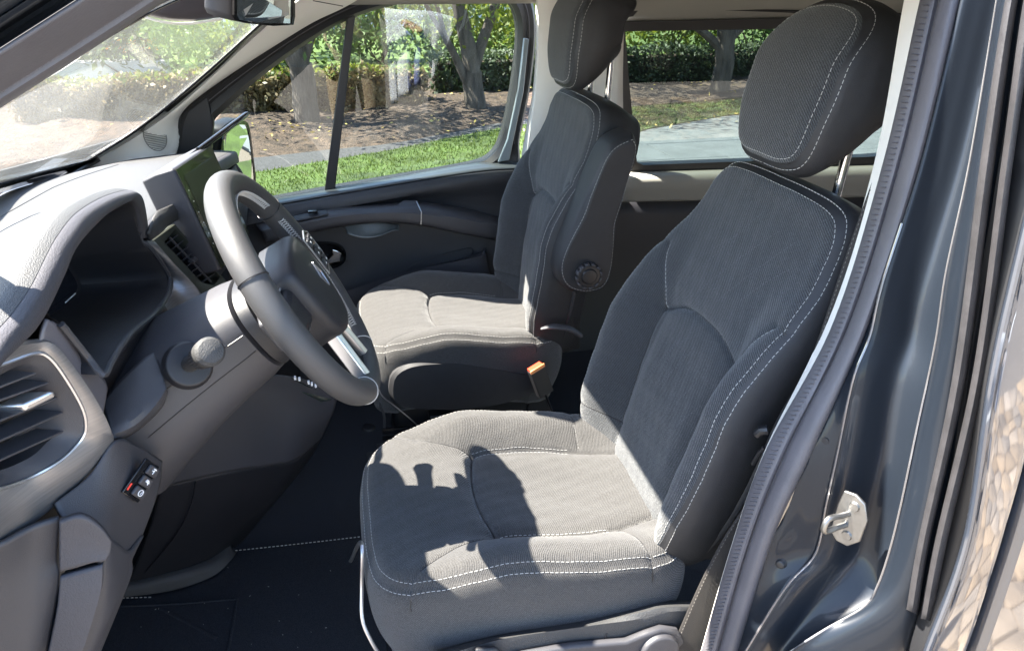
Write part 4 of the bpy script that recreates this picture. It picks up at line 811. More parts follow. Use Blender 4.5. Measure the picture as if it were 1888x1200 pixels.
# lower centre stack
rows = [PL([(300, 700, 1.28), (420, 690, 1.34), (500, 690, 1.42), (560, 700, 1.50), (625, 725, 1.58)]),
        PL([(290, 790, 1.25), (420, 740, 1.32), (500, 722, 1.40), (560, 728, 1.47), (618, 742, 1.54)]),
        PL([(300, 850, 1.27), (420, 800, 1.33), (500, 775, 1.40), (560, 772, 1.45), (612, 762, 1.53)]),
        PL([(300, 895, 1.30), (420, 868, 1.35), (500, 856, 1.41), (545, 845, 1.45), (592, 805, 1.54)])]
g = G(); g.patch(rows, 40, 30); st = g.build('centre_stack', PLASM, dash, solid=.006)
rows = [PL([(296, 893, 1.31), (420, 866, 1.36), (500, 854, 1.42), (545, 845, 1.46), (592, 805, 1.55)]),
        PL([(280, 960, 1.36), (400, 935, 1.40), (470, 915, 1.45), (520, 900, 1.49), (565, 850, 1.57)]),
        PL([(250, 1040, 1.42), (360, 1010, 1.45), (425, 985, 1.49), (460, 960, 1.52), (505, 925, 1.59)]),
        PL([(225, 1085, 1.45), (320, 1060, 1.47), (375, 1040, 1.50), (405, 1022, 1.53), (440, 1003, 1.58)])]
g = G(); g.patch(rows, 40, 30); g.build('console_side', PLASD, dash, solid=.006)
g = G(); g.tube(cr(PL([(360, 888, 1.318), (352, 930, 1.345), (325, 985, 1.385), (268, 1055, 1.43)]), 40), .0016, 6); g.build('console_joint', PLASB, dash)
g = G(); g.patch([PL([(215, 1078, 1.44), (320, 1054, 1.46), (380, 1034, 1.49), (410, 1014, 1.52), (425, 1002, 1.54)]), PL([(212, 1088, 1.425), (320, 1066, 1.445), (385, 1044, 1.475), (416, 1022, 1.51), (428, 1012, 1.53)]), PL([(205, 1102, 1.42), (320, 1086, 1.44), (390, 1062, 1.465), (424, 1034, 1.50), (434, 1018, 1.53)])], 40, 14); g.build('scuff_edge', PLAS, dash, solid=.008)
# heater control panel under the wheel
g = G(); h4 = PL([(498, 702, 1.42), (535, 694, 1.46), (620, 736, 1.55), (600, 738, 1.50)]); g.prism(h4, A(-.03, 0, -.01)); hv = g.build('heater_panel', mat('heater_panel_gloss', (.02, .03, .025), .15), dash, bevel=.002)
g = G()
for a, b in ((541, 700), (549, 702), (566, 708), (572, 711), (579, 714)): g.box(P(a, b, 1.455)+A(.004, 0, .004), (.004, .008, .006))
g.build('panel_buttons', MARK, hv)
# ------------------------------------------------------------------ steering column and wheel
T = rad(29.2); wc = A(-.0855, 1.138, .848); wn_ = A(math.cos(T), 0, math.sin(T)); wy = A(0, 1, 0); wz = A(-math.sin(T), 0, math.cos(T))
colm = thing('steering_column', 'grey plastic steering column shroud behind the steering wheel', 'steering column', tuple(wc-wn_*.2))
def cl(d, ry, rt, rb, n=48, e=2.6, dz=0, dyo=0):
    a = np.linspace(0, 2*np.pi, n, endpoint=False); c, s = np.cos(a), np.sin(a)
    yy = np.sign(c)*np.abs(c)**(2/e)*ry; zz = np.sign(s)*np.abs(s)**(2/e)*np.where(s > 0, rt, rb)
    return wc-wn_*d+np.outer(yy+dyo, wy)+np.outer(zz+dz, wz)
g = G(); g.loft([cl(.085, .078, .055, .072), cl(.088, .086, .064, .082), cl(.11, .092, .068, .088), cl(.16, .102, .072, .096), cl(.22, .118, .076, .108), cl(.28, .135, .078, .125), cl(.36, .15, .08, .15)])
cs = g.build('column_shroud', PLASM, colm, angle=50)
g = G(); g.loft([cl(.060, .070, .05, .066), cl(.062, .082, .060, .078), cl(.080, .086, .063, .081), cl(.082, .078, .056, .074)]); g.build('column_ring', PLASD, colm, angle=50)
g = G(); g.loft([cl(.012, .070, .05, .068), cl(.016, .080, .058, .077), cl(.052, .084, .062, .080), cl(.060, .074, .05, .07)]); g.build('hub_shroud', PLASM, colm, angle=50)
for k_ in (23, 25):
    g = G(); g.tube(cr([cl(d_, ry_, rt_, rb_)[k_]+A(0, -.0004, 0) for d_, ry_, rt_, rb_ in ((.09, .0865, .0645, .0825), (.11, .092, .068, .088), (.16, .102, .072, .096), (.22, .118, .076, .108), (.28, .135, .078, .125))], 30), .0009, 5); g.build('shroud_joint', PLASB, cs)
# stalk
sp = P(350, 671, 1.022); st_d = nz(P(384, 650, .945)-sp)
g = G(); g.disc(sp-st_d*.012, st_d, .036, .012, 30, .033, .004); g.build('stalk_socket', PLASD, colm)
g = G(); e_ = sp+st_d*.115
g.tube([sp, sp+st_d*.05, sp+st_d*.055, sp+st_d*.085, sp+st_d*.09, sp+st_d*.112, sp+st_d*.118, sp+st_d*.121], [.012, .012, .0155, .0165, .019, .020, .016, .006], 24); sk_ = g.build('stalk', PLAS, colm)
g = G(); uu = nz(np.cross(st_d, A(0, 0, 1))); vv = np.cross(uu, st_d)
for t in np.linspace(0, 2*np.pi, 26, endpoint=False): g.tube([sp+st_d*.058+.0156*(uu*math.cos(t)+vv*math.sin(t)), sp+st_d*.084+.0166*(uu*math.cos(t)+vv*math.sin(t))], .0011, 4)
g.build('grip_ribs', PLASM, sk_, stuff=True)
# right stalk
g = G(); q = wc-wn_*.10+wy*.08+wz*.01; g.tube([q, q+wy*.05+wz*.012, q+wy*.075+wz*.018, q+wy*.085+wz*.02], [.012, .013, .017, .012], 14); g.build('stalk', PLASM, colm)
sw = thing('steering_wheel', 'leather covered steering wheel with pale stitching and silver lower spoke', 'steering wheel', tuple(wc))
def wp(y, z, n=0): return wc+wy*y+wz*z+wn_*n
RW = .193
def rimc(a): return RW*math.cos(a), RW*math.sin(a)
loops = []
for a in np.linspace(0, 2*np.pi, 160, endpoint=False):
    ry, rz = rimc(a); er = wy*math.cos(a)+wz*math.sin(a)
    flat = 1-.03*math.exp(-((a-4.712)/.5)**2)
    tb = np.linspace(0, 2*np.pi, 24, endpoint=False)
    thick = .0205+.0015*math.exp(-(math.sin(a*1)**2)*8)
    loops.append(wc+er*RW*flat+np.outer(np.cos(tb)*thick*1.0, er)+np.outer(np.sin(tb)*.0215, wn_))
g = G(); g.grid(np.array(loops), closed_u=True, closed_v=True); rim = g.build('rim', LEATH, sw, angle=180)
# rim seams (rings) and cross stitching on the inner side
for a in (2.62, .55, 4.25, 5.17):
    er = wy*math.cos(a)+wz*math.sin(a); g = G(); cpt = wc+er*RW*(1-.03*math.exp(-((a-4.712)/.5)**2))
    g.tube([cpt+er*.0222*math.cos(t)+wn_*.0218*math.sin(t) for t in np.linspace(0, 2*np.pi, 25)], .0010, 5); g.build('rim_seam', STITCH if a > 4 else PLASB, rim)
g = G()
for a in np.arange(0.70, 2.45, .030):
    for s_ in (-1, 1):
        er = wy*math.cos(a)+wz*math.sin(a); e2 = wy*math.cos(a+.022)+wz*math.sin(a+.022)
        p = wc+er*RW-er*.0226*math.cos(.35)+wn_*.0232*math.sin(.35+s_*.28); q = wc+e2*RW-e2*.0226*math.cos(.35)+wn_*.0232*math.sin(.35-s_*.28); g.tube([p, q], .0009, 4)
for a in np.arange(-.95, .45, .030):
    for s_ in (-1, 1):
        er = wy*math.cos(a)+wz*math.sin(a); e2 = wy*math.cos(a+.022)+wz*math.sin(a+.022)
        p = wc+er*RW-er*.0226*math.cos(.35)+wn_*.0232*math.sin(.35+s_*.28); q = wc+e2*RW-e2*.0226*math.cos(.35)+wn_*.0232*math.sin(.35-s_*.28); g.tube([p, q], .0007, 4)
g.build('cross_stitching', STITCH, rim, stuff=True)
# hub pad
hb_o = [(-.088, .030), (-.082, .058), (-.04, .074), (.04, .074), (.082, .058), (.088, .030), (.084, -.02), (.066, -.066), (.034, -.088), (0, -.092), (-.034, -.088), (-.066, -.066), (-.084, -.02)]
def hbh(a, b): return .020-1.6*a*a*.6-1.0*b*b
hp_ = Pad([(b, a) for a, b in hb_o], (-.01, 0), (wc+wn_*.010, wz, wy, wn_), lambda a, b: .030-1.6*b*b-1.0*a*a, .045, R=.014, grooves=[], bulge=0)
g = G(); hp_.mesh(g, 160, 30, 8); hub = g.build('hub_pad', PLASD, sw, angle=60)
# emblem: slim lozenge outline
g = G(); em = [(0, .022), (.013, 0), (0, -.022), (-.013, 0)]
g.tube([wp(a, b+.004, .0405) for a, b in em+em[:1]], .0012, 6); g.tube([wp(a*.55, b*.55+.004, .0408) for a, b in em+em[:1]], .0009, 6); g.build('emblem', SILV, hub)
# side spokes with button pods
for s_ in (-1, 1):
    g = G(); g.loft([[wp(s_*y, z*hh_+zo, n) for z, n in ((.5, -.012), (.5, .004), (.35, .010), (-.35, .010), (-.5, .004), (-.5, -.012))] for y, hh_, zo in ((.06, .075, .005), (.10, .062, .008), (.14, .052, .012), (.185, .050, .012))]); sp_ = g.build('spoke', PLASD, sw, bevel=.003, angle=30)
    g = G(); pl = [wp(s_*y+.012*s_*s_*(1 if s_ < 0 else .6), z, .030 if s_ > 0 else -.004) for y, z in ((.078, .042), (.118, .046), (.140, .036), (.142, -.008), (.120, -.026), (.080, -.030))]; g.prism(pl, wn_*.004); g.build('button_pod', GLOSSB, sp_, bevel=.002)
    g = G(); plc = np.array(pl)+wn_*.003; g.tube(np.vstack([plc, plc[:1]]), .0016, 6); g.build('pod_rim', SILV, sp_)
    for r_ in range(3):
        for c_ in range(2):
            g = G(); g.box(wp(s_*(.096+c_*.024), .030-r_*.022, .0355 if s_ > 0 else .0012), (.019, .016, .005), (wy, wz, wn_)); bt = g.build('wheel_button', PLASD, sp_, bevel=.002)
    g = G()
    if s_ < 0: g.box(wp(-.1, .01, .0035), (.004, .002, .0006), (wy, wz, wn_))
    for r_ in range(3):
        for c_ in range(2 if s_ > 0 else 0): g.box(wp(s_*(.096+c_*.024), .030-r_*.022, .0384), (.005, .003, .0006), (wy, wz, wn_))
    g.build('button_marks', MARK, sp_)
    # control paddle behind the wheel
    g = G(); g.loft([[wp(s_*y, z*h2, n) for z, n in ((.5, -.050), (.5, -.040), (-.5, -.040), (-.5, -.050))] for y, h2 in ((.075, .06), (.10, .07), (.125, .05))]); g.build('paddle', PLASM, sp_, bevel=.003)
# lower spoke, silver
for s_ in (-1, 1):
    g = G(); g.loft([[wp(s_*(x+dx), z, n) for dx, n in ((-.012, -.010), (-.012, .010), (0, .015), (.012, .010), (.012, -.010))] for x, z in ((.030, -.070), (.034, -.105), (.038, -.140), (.042, -.178))]); g.build('lower_spoke', SILV, sw, bevel=.002, angle=30)
g = G(); g.loft([[wp(y, z, n) for y, n in ((-w_, -.008), (-w_, .006), (w_, .006), (w_, -.008))] for z, w_ in ((-.07, .022), (-.12, .024), (-.175, .028))]); g.build('lower_spoke_infill', GLOSSB, sw, bevel=.002, angle=30)

# ------------------------------------------------------------------ seats
YD, YP = 1.125, 1.985
ds, dcu, dba, dfb = make_seat('driver_seat', 'dark cloth driver seat with pale stitching, nearest the open door', YD, -.035, rad(17), True)
ps, pcu, pba, pfb = make_seat('passenger_seat', 'dark cloth passenger seat with folded armrest, next to the far door', YP, -.015, rad(8.5), False)
# driver seat side trim with lever
yt = YD-.272
g = G(); rows = [PL([(790, 1206, yt+.03), (920, 1172, yt+.03), (1080, 1142, yt+.03), (1180, 1118, yt+.03), (1220, 1110, yt+.03), (1300, 1110, yt+.03), (1420, 1110, yt+.03)]), PL([(780, 1214, yt), (920, 1182, yt), (1080, 1154, yt), (1185, 1130, yt), (1225, 1122, yt), (1300, 1122, yt), (1420, 1122, yt)]), PL([(780, 1240, yt-.008), (920, 1200, yt-.010), (1080, 1172, yt-.010), (1185, 1152, yt-.01), (1230, 1140, yt-.008), (1300, 1138, yt-.006), (1420, 1140, yt)]), PL([(780, 1420, yt-.01), (920, 1380, yt-.012), (1080, 1360, yt-.012), (1185, 1350, yt-.012), (1230, 1340, yt-.01), (1300, 1340, yt-.01), (1420, 1340, yt)])]
g.patch(rows, 50, 24); tr_ = g.build('side_trim', PLAS, ds, solid=.006)
g = G(); lv = [(900, 1218), (960, 1196), (1050, 1180), (1150, 1172), (1185, 1158), (1215, 1148), (1245, 1152), (1258, 1172), (1255, 1210), (1240, 1240), (1000, 1260)]
g.prism([P(a, b, yt-.016) for a, b in lv], A(0, -.014, 0)); g.build('seat_lever', PLASM, tr_, bevel=.005, bseg=3)
g = G(); g.disc(P(1214, 1196, yt-.03), A(0, -1, .1), .036, .012, 36, .034, .005); g.build('lever_boss', PLASM, tr_)
g = G(); g.tube(PL([(1118, 1166, yt-.012), (1110, 1190, yt-.014)]), .0025, 6); g.build('trim_notch', PLASD, tr_)
g = G(); g.prism([P(a, b, yt-.018) for a, b in ((868, 1202), (876, 1190), (912, 1188), (924, 1196), (922, 1215), (866, 1222))], A(0, -.010, 0)); g.build('switch', PLASD, tr_, bevel=.004)
g = G(); g.tube(cr([A(-.065, YD+.10, .20), P(666, 1000, 1.02), P(667, 1080, .99), P(668, 1140, .965), P(684, 1180, .95), P(705, 1215, .94)], 50), .0035, 8); g.build('slide_bar', SILV, ds)
g = G(); g.tube(PL([(1396, 800, .86), (1404, 793, .855), (1416, 792, .85)]), .008, 10); g.tube(PL([(1388, 855, .86), (1400, 835, .855), (1410, 825, .85)]), .004, 8); g.build('tilt_lever', PLASB, ds)
# passenger seat: folded armrest with knob, recline lever, buckle side bits
an = A(0, -1, 0); ua = nz(A(math.sin(rad(20)), 0, math.cos(rad(20)))); xa = np.cross(ua, an)
ya = YP-.325
ao = P(1098, 400, ya); 
ol_ = [(1164, 250), (1128, 272), (1098, 330), (1062, 410), (1034, 480), (1032, 515), (1048, 538), (1080, 546), (1112, 537), (1128, 505), (1140, 430), (1160, 340), (1177, 275), (1174, 252)]
def uv(p): d = p-ao; return (d.dot(ua), d.dot(xa))
apd = Pad([uv(P(a, b, ya)) for a, b in ol_], (0, 0), (ao, ua, xa, an), lambda a, b: 0*a, .075, R=.024, bulge=.002, rim=((.008, .0025, .004),))
apd.c = np.mean(apd.o, 0); d = apd.o-apd.c; k = np.argsort(np.arctan2(d[:, 1], d[:, 0])); apd.ph = np.arctan2(d[:, 1], d[:, 0])[k]; apd.rr = np.hypot(d[:, 0], d[:, 1])[k]
g = G(); apd.mesh(g, 300, 40, 8); ar_ = g.build('armrest', VINYL, ps, angle=180)
g = G(); stitches(g, *apd.edge(0, 1, .014)); g.build('armrest_stitching', STITCH, ar_, smooth=False, stuff=True)
kc = P(1083, 506, ya-.004)
g = G(); g.disc(kc, an, .033, .016, 40, .031, .004); kb = g.build('armrest_knob', PLASB, ar_)
g = G(); g.disc(kc+an*.016, an, .021, .004, 32, .020, .003); g.build('knob_cap', PLASB, ar_)
for a in np.linspace(0, 2*np.pi, 12, endpoint=False):
    g = G(); e_ = ua*math.cos(a)+xa*math.sin(a); g.box(kc+e_*.0315+an*.010, (.006, .011, .017), (e_, np.cross(e_, an), an)); g.build('knob_grip', PLASM, ar_, bevel=.002)
g = G(); g.tube(cr([P(998, 606, YP-.27), P(1020, 602, YP-.285), P(1050, 606, YP-.29), P(1070, 618, YP-.285)], 24), np.concatenate([np.linspace(.006, .013, 8), np.full(16, .013)]), 12, flat=.55); g.build('recline_lever', PLASM, ps)
# dark skirt below the passenger cushion, runners and mechanism
sk_o = [(728, 745), (718, 705), (735, 680), (780, 668), (860, 668), (960, 686), (1010, 700), (1000, 715), (940, 740), (870, 752), (800, 754)]
g = G(); pl_ = cr([P(a, b, YP-.250) for a, b in sk_o], 60, True); pm = pl_.mean(0); g.loft([pl_+A(0, .05, 0), pl_, pm+(pl_-pm)*.95+A(0, -.008, 0), pm+(pl_-pm)*.5+A(0, -.010, 0)]); g.build('cushion_skirt', VINYL, ps)
g = G(); g.box(P(835, 762, 1.80), (.14, .06, .035)); g.build('seat_mechanism', PLASB, ps, bevel=.003)
g = G(); g.tube([P(705, 795, 1.76), P(1035, 768, 1.76)], .009, 10); g.build('runner', GLOSSB, ps)
g = G(); g.tube([P(705, 808, 1.755), P(1000, 785, 1.755)], .006, 8); g.build('runner', GLOSSB, ps)
g = G(); g.prism([P(a, b, 1.80) for a, b in ((968, 772), (975, 735), (990, 728), (1012, 735), (1015, 775))], A(0, .06, 0)); g.disc(P(1022, 764, 1.76), A(0, -1, .2), .012, .01, 16); g.build('seat_bracket', PLASB, ps, bevel=.004)
g = G(); g.tube(cr(PL([(697, 712, 1.74), (705, 730, 1.75), (730, 750, 1.76), (760, 775, 1.78), (775, 790, 1.8)]), 30), .0018, 6); g.build('cable', SILV, ps)
g = G(); g.tube(cr([P(690, 730, 1.80), P(699, 735, 1.80), P(702, 750, 1.80), P(708, 765, 1.80), P(709, 795, 1.80)], 30), .004, 6); g.build('slide_bar', PLASM, ps)
# buckle
bk_ = thing('seat_belt_buckle', 'black seat belt buckle with bright red button beside the passenger seat', 'buckle', tuple(P(1000, 740, 1.70)))
b0, b1_ = P(989, 682, 1.69), P(1004, 722, 1.69); bt_ = nz(b0-b1_); bx2 = nz(np.cross(bt_, A(.25, -1, .2)))
bn = np.cross(bx2, bt_); bn = bn if bn[1] < 0 else -bn
g = G(); g.box((b0+b1_)/2, (np.linalg.norm(b0-b1_)*1.15, .046, .024), (bt_, bx2, bn)); g.build('buckle_body', PLASB, bk_, bevel=.003)
g = G(); g.box(b0+bt_*.007, (.012, .041, .021), (bt_, bx2, bn)); g.build('buckle_button', RED, bk_, bevel=.0015)
g = G(); g.box(b0+bt_*.008+bn*.0115, (.010, .046, .003), (bt_, bx2, bn)); g.build('buckle_rim', mat('orange_rim', (.85, .30, .10), .4), bk_, bevel=.0008)
g = G(); g.tube([b1_, b1_-bt_*.10], .012, 8, flat=.3); g.build('buckle_stalk', PLASB, bk_)
# seat belt by the pillar
sbt = thing('seat_belt', 'black seat belt hanging between the driver seat and the door pillar', 'seat belt', tuple(P(1290, 1150, .83)))
bl = [(1645, 250, 0.900), (1610, 330, 0.885), (1560, 470, 0.872), (1510, 620, 0.862), (1450, 780, 0.856), (1400, 890, 0.850), (1335, 990, 0.842), (1288, 1080, 0.834), (1240, 1190, 0.826), (1212, 1260, 0.820)]
br = [(1668, 250, 0.890), (1636, 330, 0.875), (1592, 470, 0.862), (1545, 620, 0.852), (1478, 780, 0.846), (1424, 890, 0.840), (1385, 990, 0.832), (1345, 1080, 0.824), (1306, 1190, 0.816), (1284, 1260, 0.810)]
g = G(); g.patch([PL(bl), mixl(bl, br, .5), PL(br)], 60, 8); g.build('belt_webbing', BELT, sbt, solid=.0018)
g = G(); q1, q0, q2 = cr(mixl(bl, br, .10, .002), 300), cr(PL(bl), 300), cr(PL(br), 300); stitches(g, q1, q0, q2, pitch=.007, ln=.003, w=.0007); g.build('belt_stitching', mat('belt_thread', (.12, .11, .10), .8), sbt, smooth=False, stuff=True)

# ------------------------------------------------------------------ floor mat and small floor things
mo = [(150, 1130), (225, 1108), (330, 1090), (400, 1062), (432, 1024), (470, 1014), (560, 1004), (680, 990), (720, 1230), (100, 1260)]
mp_ = [PZ(a, b, .006) for a, b in mo]; g = G(); g.prism(mp_, A(0, 0, -.005)); fm = tag(g.build('floor_mat', CARPET, None, bevel=.002), 'black carpet floor mat with pale stitched edge below the steering wheel', 'floor mat')
g = G(); ln = cr([PZ(a, b, .0072) for a, b in ((432, 1014), (448, 1013), (560, 1001), (672, 988))], 200); stitches(g, ln, ln+A(0, .004, 0), ln-A(0, .004, 0), pitch=.010, ln=.0055, w=.0014)
ln = cr([PZ(a, b, .0072) for a, b in ((215, 1102), (250, 1101), (284, 1100))], 60); stitches(g, ln, ln+A(0, .004, 0), ln-A(0, .004, 0), pitch=.010, ln=.0055, w=.0014)
g.build('mat_stitching', STITCH, fm, smooth=False, stuff=True)
g = G(); em_ = [PZ(a, b, .0075) for a, b in ((200, 1118), (330, 1112), (430, 1104), (436, 1110), (420, 1200), (415, 1230))]; g.tube(cr(em_, 40), .004, 6, flat=.5)
for a, b, c, d in ((300, 1122, 400, 1176),): g.tube([PZ(a, b, .0055), PZ(c, d, .0055)], .006, 6, flat=.3)
g.build('mat_emboss', CARPET, fm)
lr = np.random.default_rng(3); g = G()
for k in range(22):
    p_ = PZ(lr.uniform(180, 680), lr.uniform(1030, 1200), .008); g.box(p_, (lr.uniform(.001, .004), .0008, .0008), (A(lr.normal(), lr.normal(), 0), A(0, 0, 1), A(lr.normal(), lr.normal(), 0)))
g.build('lint', STITCH, fm, smooth=False, stuff=True)
g = G(); g.disc(PZ(680, 789, .0), A(0, 0, 1), .022, .006, 24, .02, .003); g.build('floor_plug', PLASD, van)
# ------------------------------------------------------------------ outside
rng = np.random.default_rng(11); GZ = -.50
def struct(o): o['kind'] = 'structure'; return o
g = G(); g.box((0, 60, GZ-.06), (600, 600, .02)); struct(g.build('ground', mat('distant_paving', (.16, .14, .12), .95, var=.15, vscale=.6), None, smooth=False))
def sheet(name, poly, z, m, h=.03):
    g = G(); g.prism([A(x, y, z) for x, y in poly], A(0, 0, -h)); return struct(g.build(name, m, None, smooth=False))
lawnp = [(-9, 5.2), (-3, 4.4), (2.2, 4.2), (2.75, 8.1), (3.85, 9.05), (5.3, 9.75), (9, 11.1), (14, 12), (14, 12.8), (9, 12.0), (6, 11.0), (4.4, 10.75), (2, 9.5), (.53, 8.48), (-.83, 7.75), (-3, 7.3), (-9, 7.4)]
sheet('lawn', lawnp, GZ+.02, LAWN, .05)
sheet('gravel_path', [(-9, 7.4), (-3, 7.3), (-.83, 7.75), (.53, 8.48), (2, 9.5), (4.4, 10.75), (4.4, 11.0), (2.05, 9.9), (.55, 8.95), (-.8, 8.5), (-3, 8.1), (-9, 8.0)], GZ+.008, GRAVEL)
# mulch bed as a bumpy sheet
nx, ny = 90, 36; g = G(); bed = np.zeros((ny, nx, 3))
for j in range(ny):
    for i in range(nx):
        x = -9+24*i/(nx-1); y0 = np.interp(x, [-9, -3, -.8, .55, 2.05, 4.4, 9, 15], [7.9, 8.0, 8.4, 8.85, 9.8, 10.9, 12, 12.8]); y = y0+(18-y0)*j/(ny-1)
        bed[j, i] = (x, y, GZ+.03+.05*math.sin(x*1.7+y)*math.sin(y*1.3-x*.5)*(j > 0)+rng.normal()*.018*(j > 0)-.03*(j == 0))
g.grid(bed); struct(g.build('mulch_bed', SOIL, None))
def leafquads(c, size, flat=0., up=None):
    n = len(c); u = rng.normal(size=(n, 3)); u /= np.linalg.norm(u, axis=1)[:, None]; w = rng.normal(size=(n, 3))
    if flat: u[:, 2] *= (1-flat); w[:, 2] *= (1-flat); u /= np.linalg.norm(u, axis=1)[:, None]
    w -= u*(u*w).sum(1)[:, None]; w /= np.linalg.norm(w, axis=1)[:, None]
    s = size*(.6+.8*rng.random(n))[:, None]
    v = np.stack([c-u*s, c+w*s*.45, c+u*s, c-w*s*.45], 1).reshape(-1, 3)
    f = np.arange(4*n).reshape(-1, 4)
    return v, f
def leafmesh(name, v, f, m, parent=None, stuff=False):
    me = bpy.data.meshes.new(name); me.from_pydata(v.tolist(), [], f.tolist()); me.materials.append(m)
    o = bpy.data.objects.new(name, me); col.objects.link(o); reg(o, parent)
    if stuff: o['kind'] = 'stuff'
    return o
# grass blades
pts = []
while len(pts) < 26000:
    x = rng.uniform(-3, 7, 4000); y = rng.uniform(4.4, 11.6, 4000)
    far = np.interp(x, [-9, -3, -.83, .53, 2, 4.4, 6, 9], [7.4, 7.3, 7.75, 8.48, 9.5, 10.75, 11.0, 12.0]); near = np.interp(x, [-9, -3, 2.2, 2.75, 3.85, 5.3, 9], [5.2, 5.6, 5.6, 8.1, 9.05, 9.75, 11.1])
    k = (y < far) & (y > near); pts += list(np.stack([x[k], y[k]], 1))
pts = np.array(pts[:26000]); n = len(pts); a = rng.uniform(0, 6.28, n); h = rng.uniform(.02, .045, n); wd = .006
b = np.c_[pts, np.full(n, GZ+.018)]; dx = np.c_[np.cos(a)*wd, np.sin(a)*wd, np.zeros(n)]; lean = np.c_[rng.normal(size=(n, 2))*.015, h]
v = np.stack([b-dx, b+dx, b+lean], 1).reshape(-1, 3); o = leafmesh('grass', v, np.arange(3*n).reshape(-1, 3), BLADE, None, True); tag(o, 'short green grass blades covering the lawn beyond the van', 'grass')
c = np.c_[np.repeat(rng.uniform(-3, 8, 60), 10)+rng.normal(size=600)*.45, np.repeat(rng.uniform(8.9, 13, 60), 10)+rng.normal(size=600)*.25, np.full(600, GZ+.065)]; c[:, 2] += rng.uniform(-.01, .03, 600)
v, f = leafquads(c, .030, .85); o = leafmesh('fallen_leaves', v, f, LEAFDROP, None, True); tag(o, 'yellow fallen leaves scattered over the brown mulch', 'leaves')

def limb(g, p, d, L, r, depth, ends, bend=.25, r1=.6):
    n = 7; pts = [p]; q = np.array(p); dd = nz(d)
    for i in range(n):
        dd = nz(dd+rng.normal(size=3)*bend*.22); q = q+dd*L/n; pts.append(q.copy())
    g.tube(cr(pts, 14), np.linspace(r, r*r1, 14), 9)
    if depth == 0: ends.append(pts[-1]); ends.append(pts[-3]); return
    for k in range(rng.integers(2, 4)):
        e = nz(dd+rng.normal(size=3)*.55+A(0, 0, .15)); limb(g, pts[-1]-dd*.02, e, L*.72, r*r1*.8, depth-1, ends, bend)
def tree(label, pos, dirs, L, r, crown, leafm, base_flare=1.35, low=None, nleaf=3200, lsize=.06):
    t = thing('tree', label, 'tree', tuple(pos), 'trees in the mulch bed')
    g = G(); ends = []; p = np.array(pos, float)
    tr0, tlen, tdir = dirs[0]; pts = [p-A(0, 0, .1)]; q = p.copy()
    for i in range(6): q = q+nz(tdir)*tlen/6+rng.normal(size=3)*.012*A(1, 1, 0); pts.append(q.copy())
    rr = np.interp(np.linspace(0, 1, 18), [0, .15, .5, 1], [r*base_flare, r*1.05, r, r*.92]); g.tube(cr(pts, 18), rr, 14)
    for (fr_, ln_, d_, rs) in dirs[1]:
        k = min(5, int(fr_*6)); limb(g, pts[k+1]-A(0, 0, .03), d_, ln_, r*rs, 2, ends)
    g.build('trunk', BARK, t)
    ends = np.array(ends); cs = []
    per = max(1, nleaf//len(ends))
    for e in ends: cs.append(e+rng.normal(size=(per, 3))*A(.38, .38, .28))
    c = np.vstack(cs)
    if low is not None:
        for (cx, cy, cz, s, m_) in low: c = np.vstack([c, A(cx, cy, cz)+rng.normal(size=(m_, 3))*s])
    v, f = leafquads(c, lsize); leafmesh('crown', v, f, leafm, t)
    return t
tb = P(567, 222, 10.6); tb[2] = GZ
tree('forked bare-trunked tree nearest the windscreen pillar', (-.43, 10.6, GZ), ((0, .75, A(-.03, 0, 1)), [(.75, 1.0, A(-.55, .1, 1), .6), (.99, 1.2, A(.05, .0, 1), .75), (.99, 1.2, A(.50, .2, .95), .5)]), 1, .165, None, LEAFG, low=[(.3, 10.6, .75, .22, 200), (-.9, 10.9, .6, .2, 120), (.15, 10.4, .95, .3, 200)])
tree('twin-stemmed tree seen through the rear edge of the far front window', (1.95, 11.0, GZ), ((0, .55, A(0, 0, 1)), [(.3, 1.0, A(-.45, 0, 1), .5), (.99, 1.6, A(-.06, 0, 1), .85), (.9, 1.6, A(.32, .05, 1), .6)]), 1, .15, None, LEAFY, low=[(2.9, 11.4, .85, .3, 240), (2.2, 10.8, .95, .25, 120)])
tree('dark spreading tree seen through the rear side window', (6.3, 11.9, GZ), ((0, 1.0, A(.02, 0, 1)), [(.6, 1.3, A(-.8, 0, .8), .5), (.8, 1.3, A(.8, .1, .8), .5), (.99, 1.3, A(.05, 0, 1), .8), (.9, 1.2, A(-.5, .4, .9), .5)]), 1, .16, None, LEAFD, nleaf=6000, lsize=.08)
# thin trees beyond the windscreen
for k, (px, py, yy, lab) in enumerate(((290, 130, 19, 'slim pale tree trunk left of the others beyond the windscreen'), (340, 118, 20, 'slim pale tree trunk right of the others beyond the windscreen'))):
    p = PZ(px, py, GZ); tree(lab, (p[0], p[1], GZ), ((0, 1.4, A(.03*k, 0, 1)), [(.99, 1.4, A(.1, 0, 1), .8), (.9, 1.2, A(-.5, 0, 1), .5)]), 1, .10, None, LEAFG, nleaf=1500, lsize=.09)

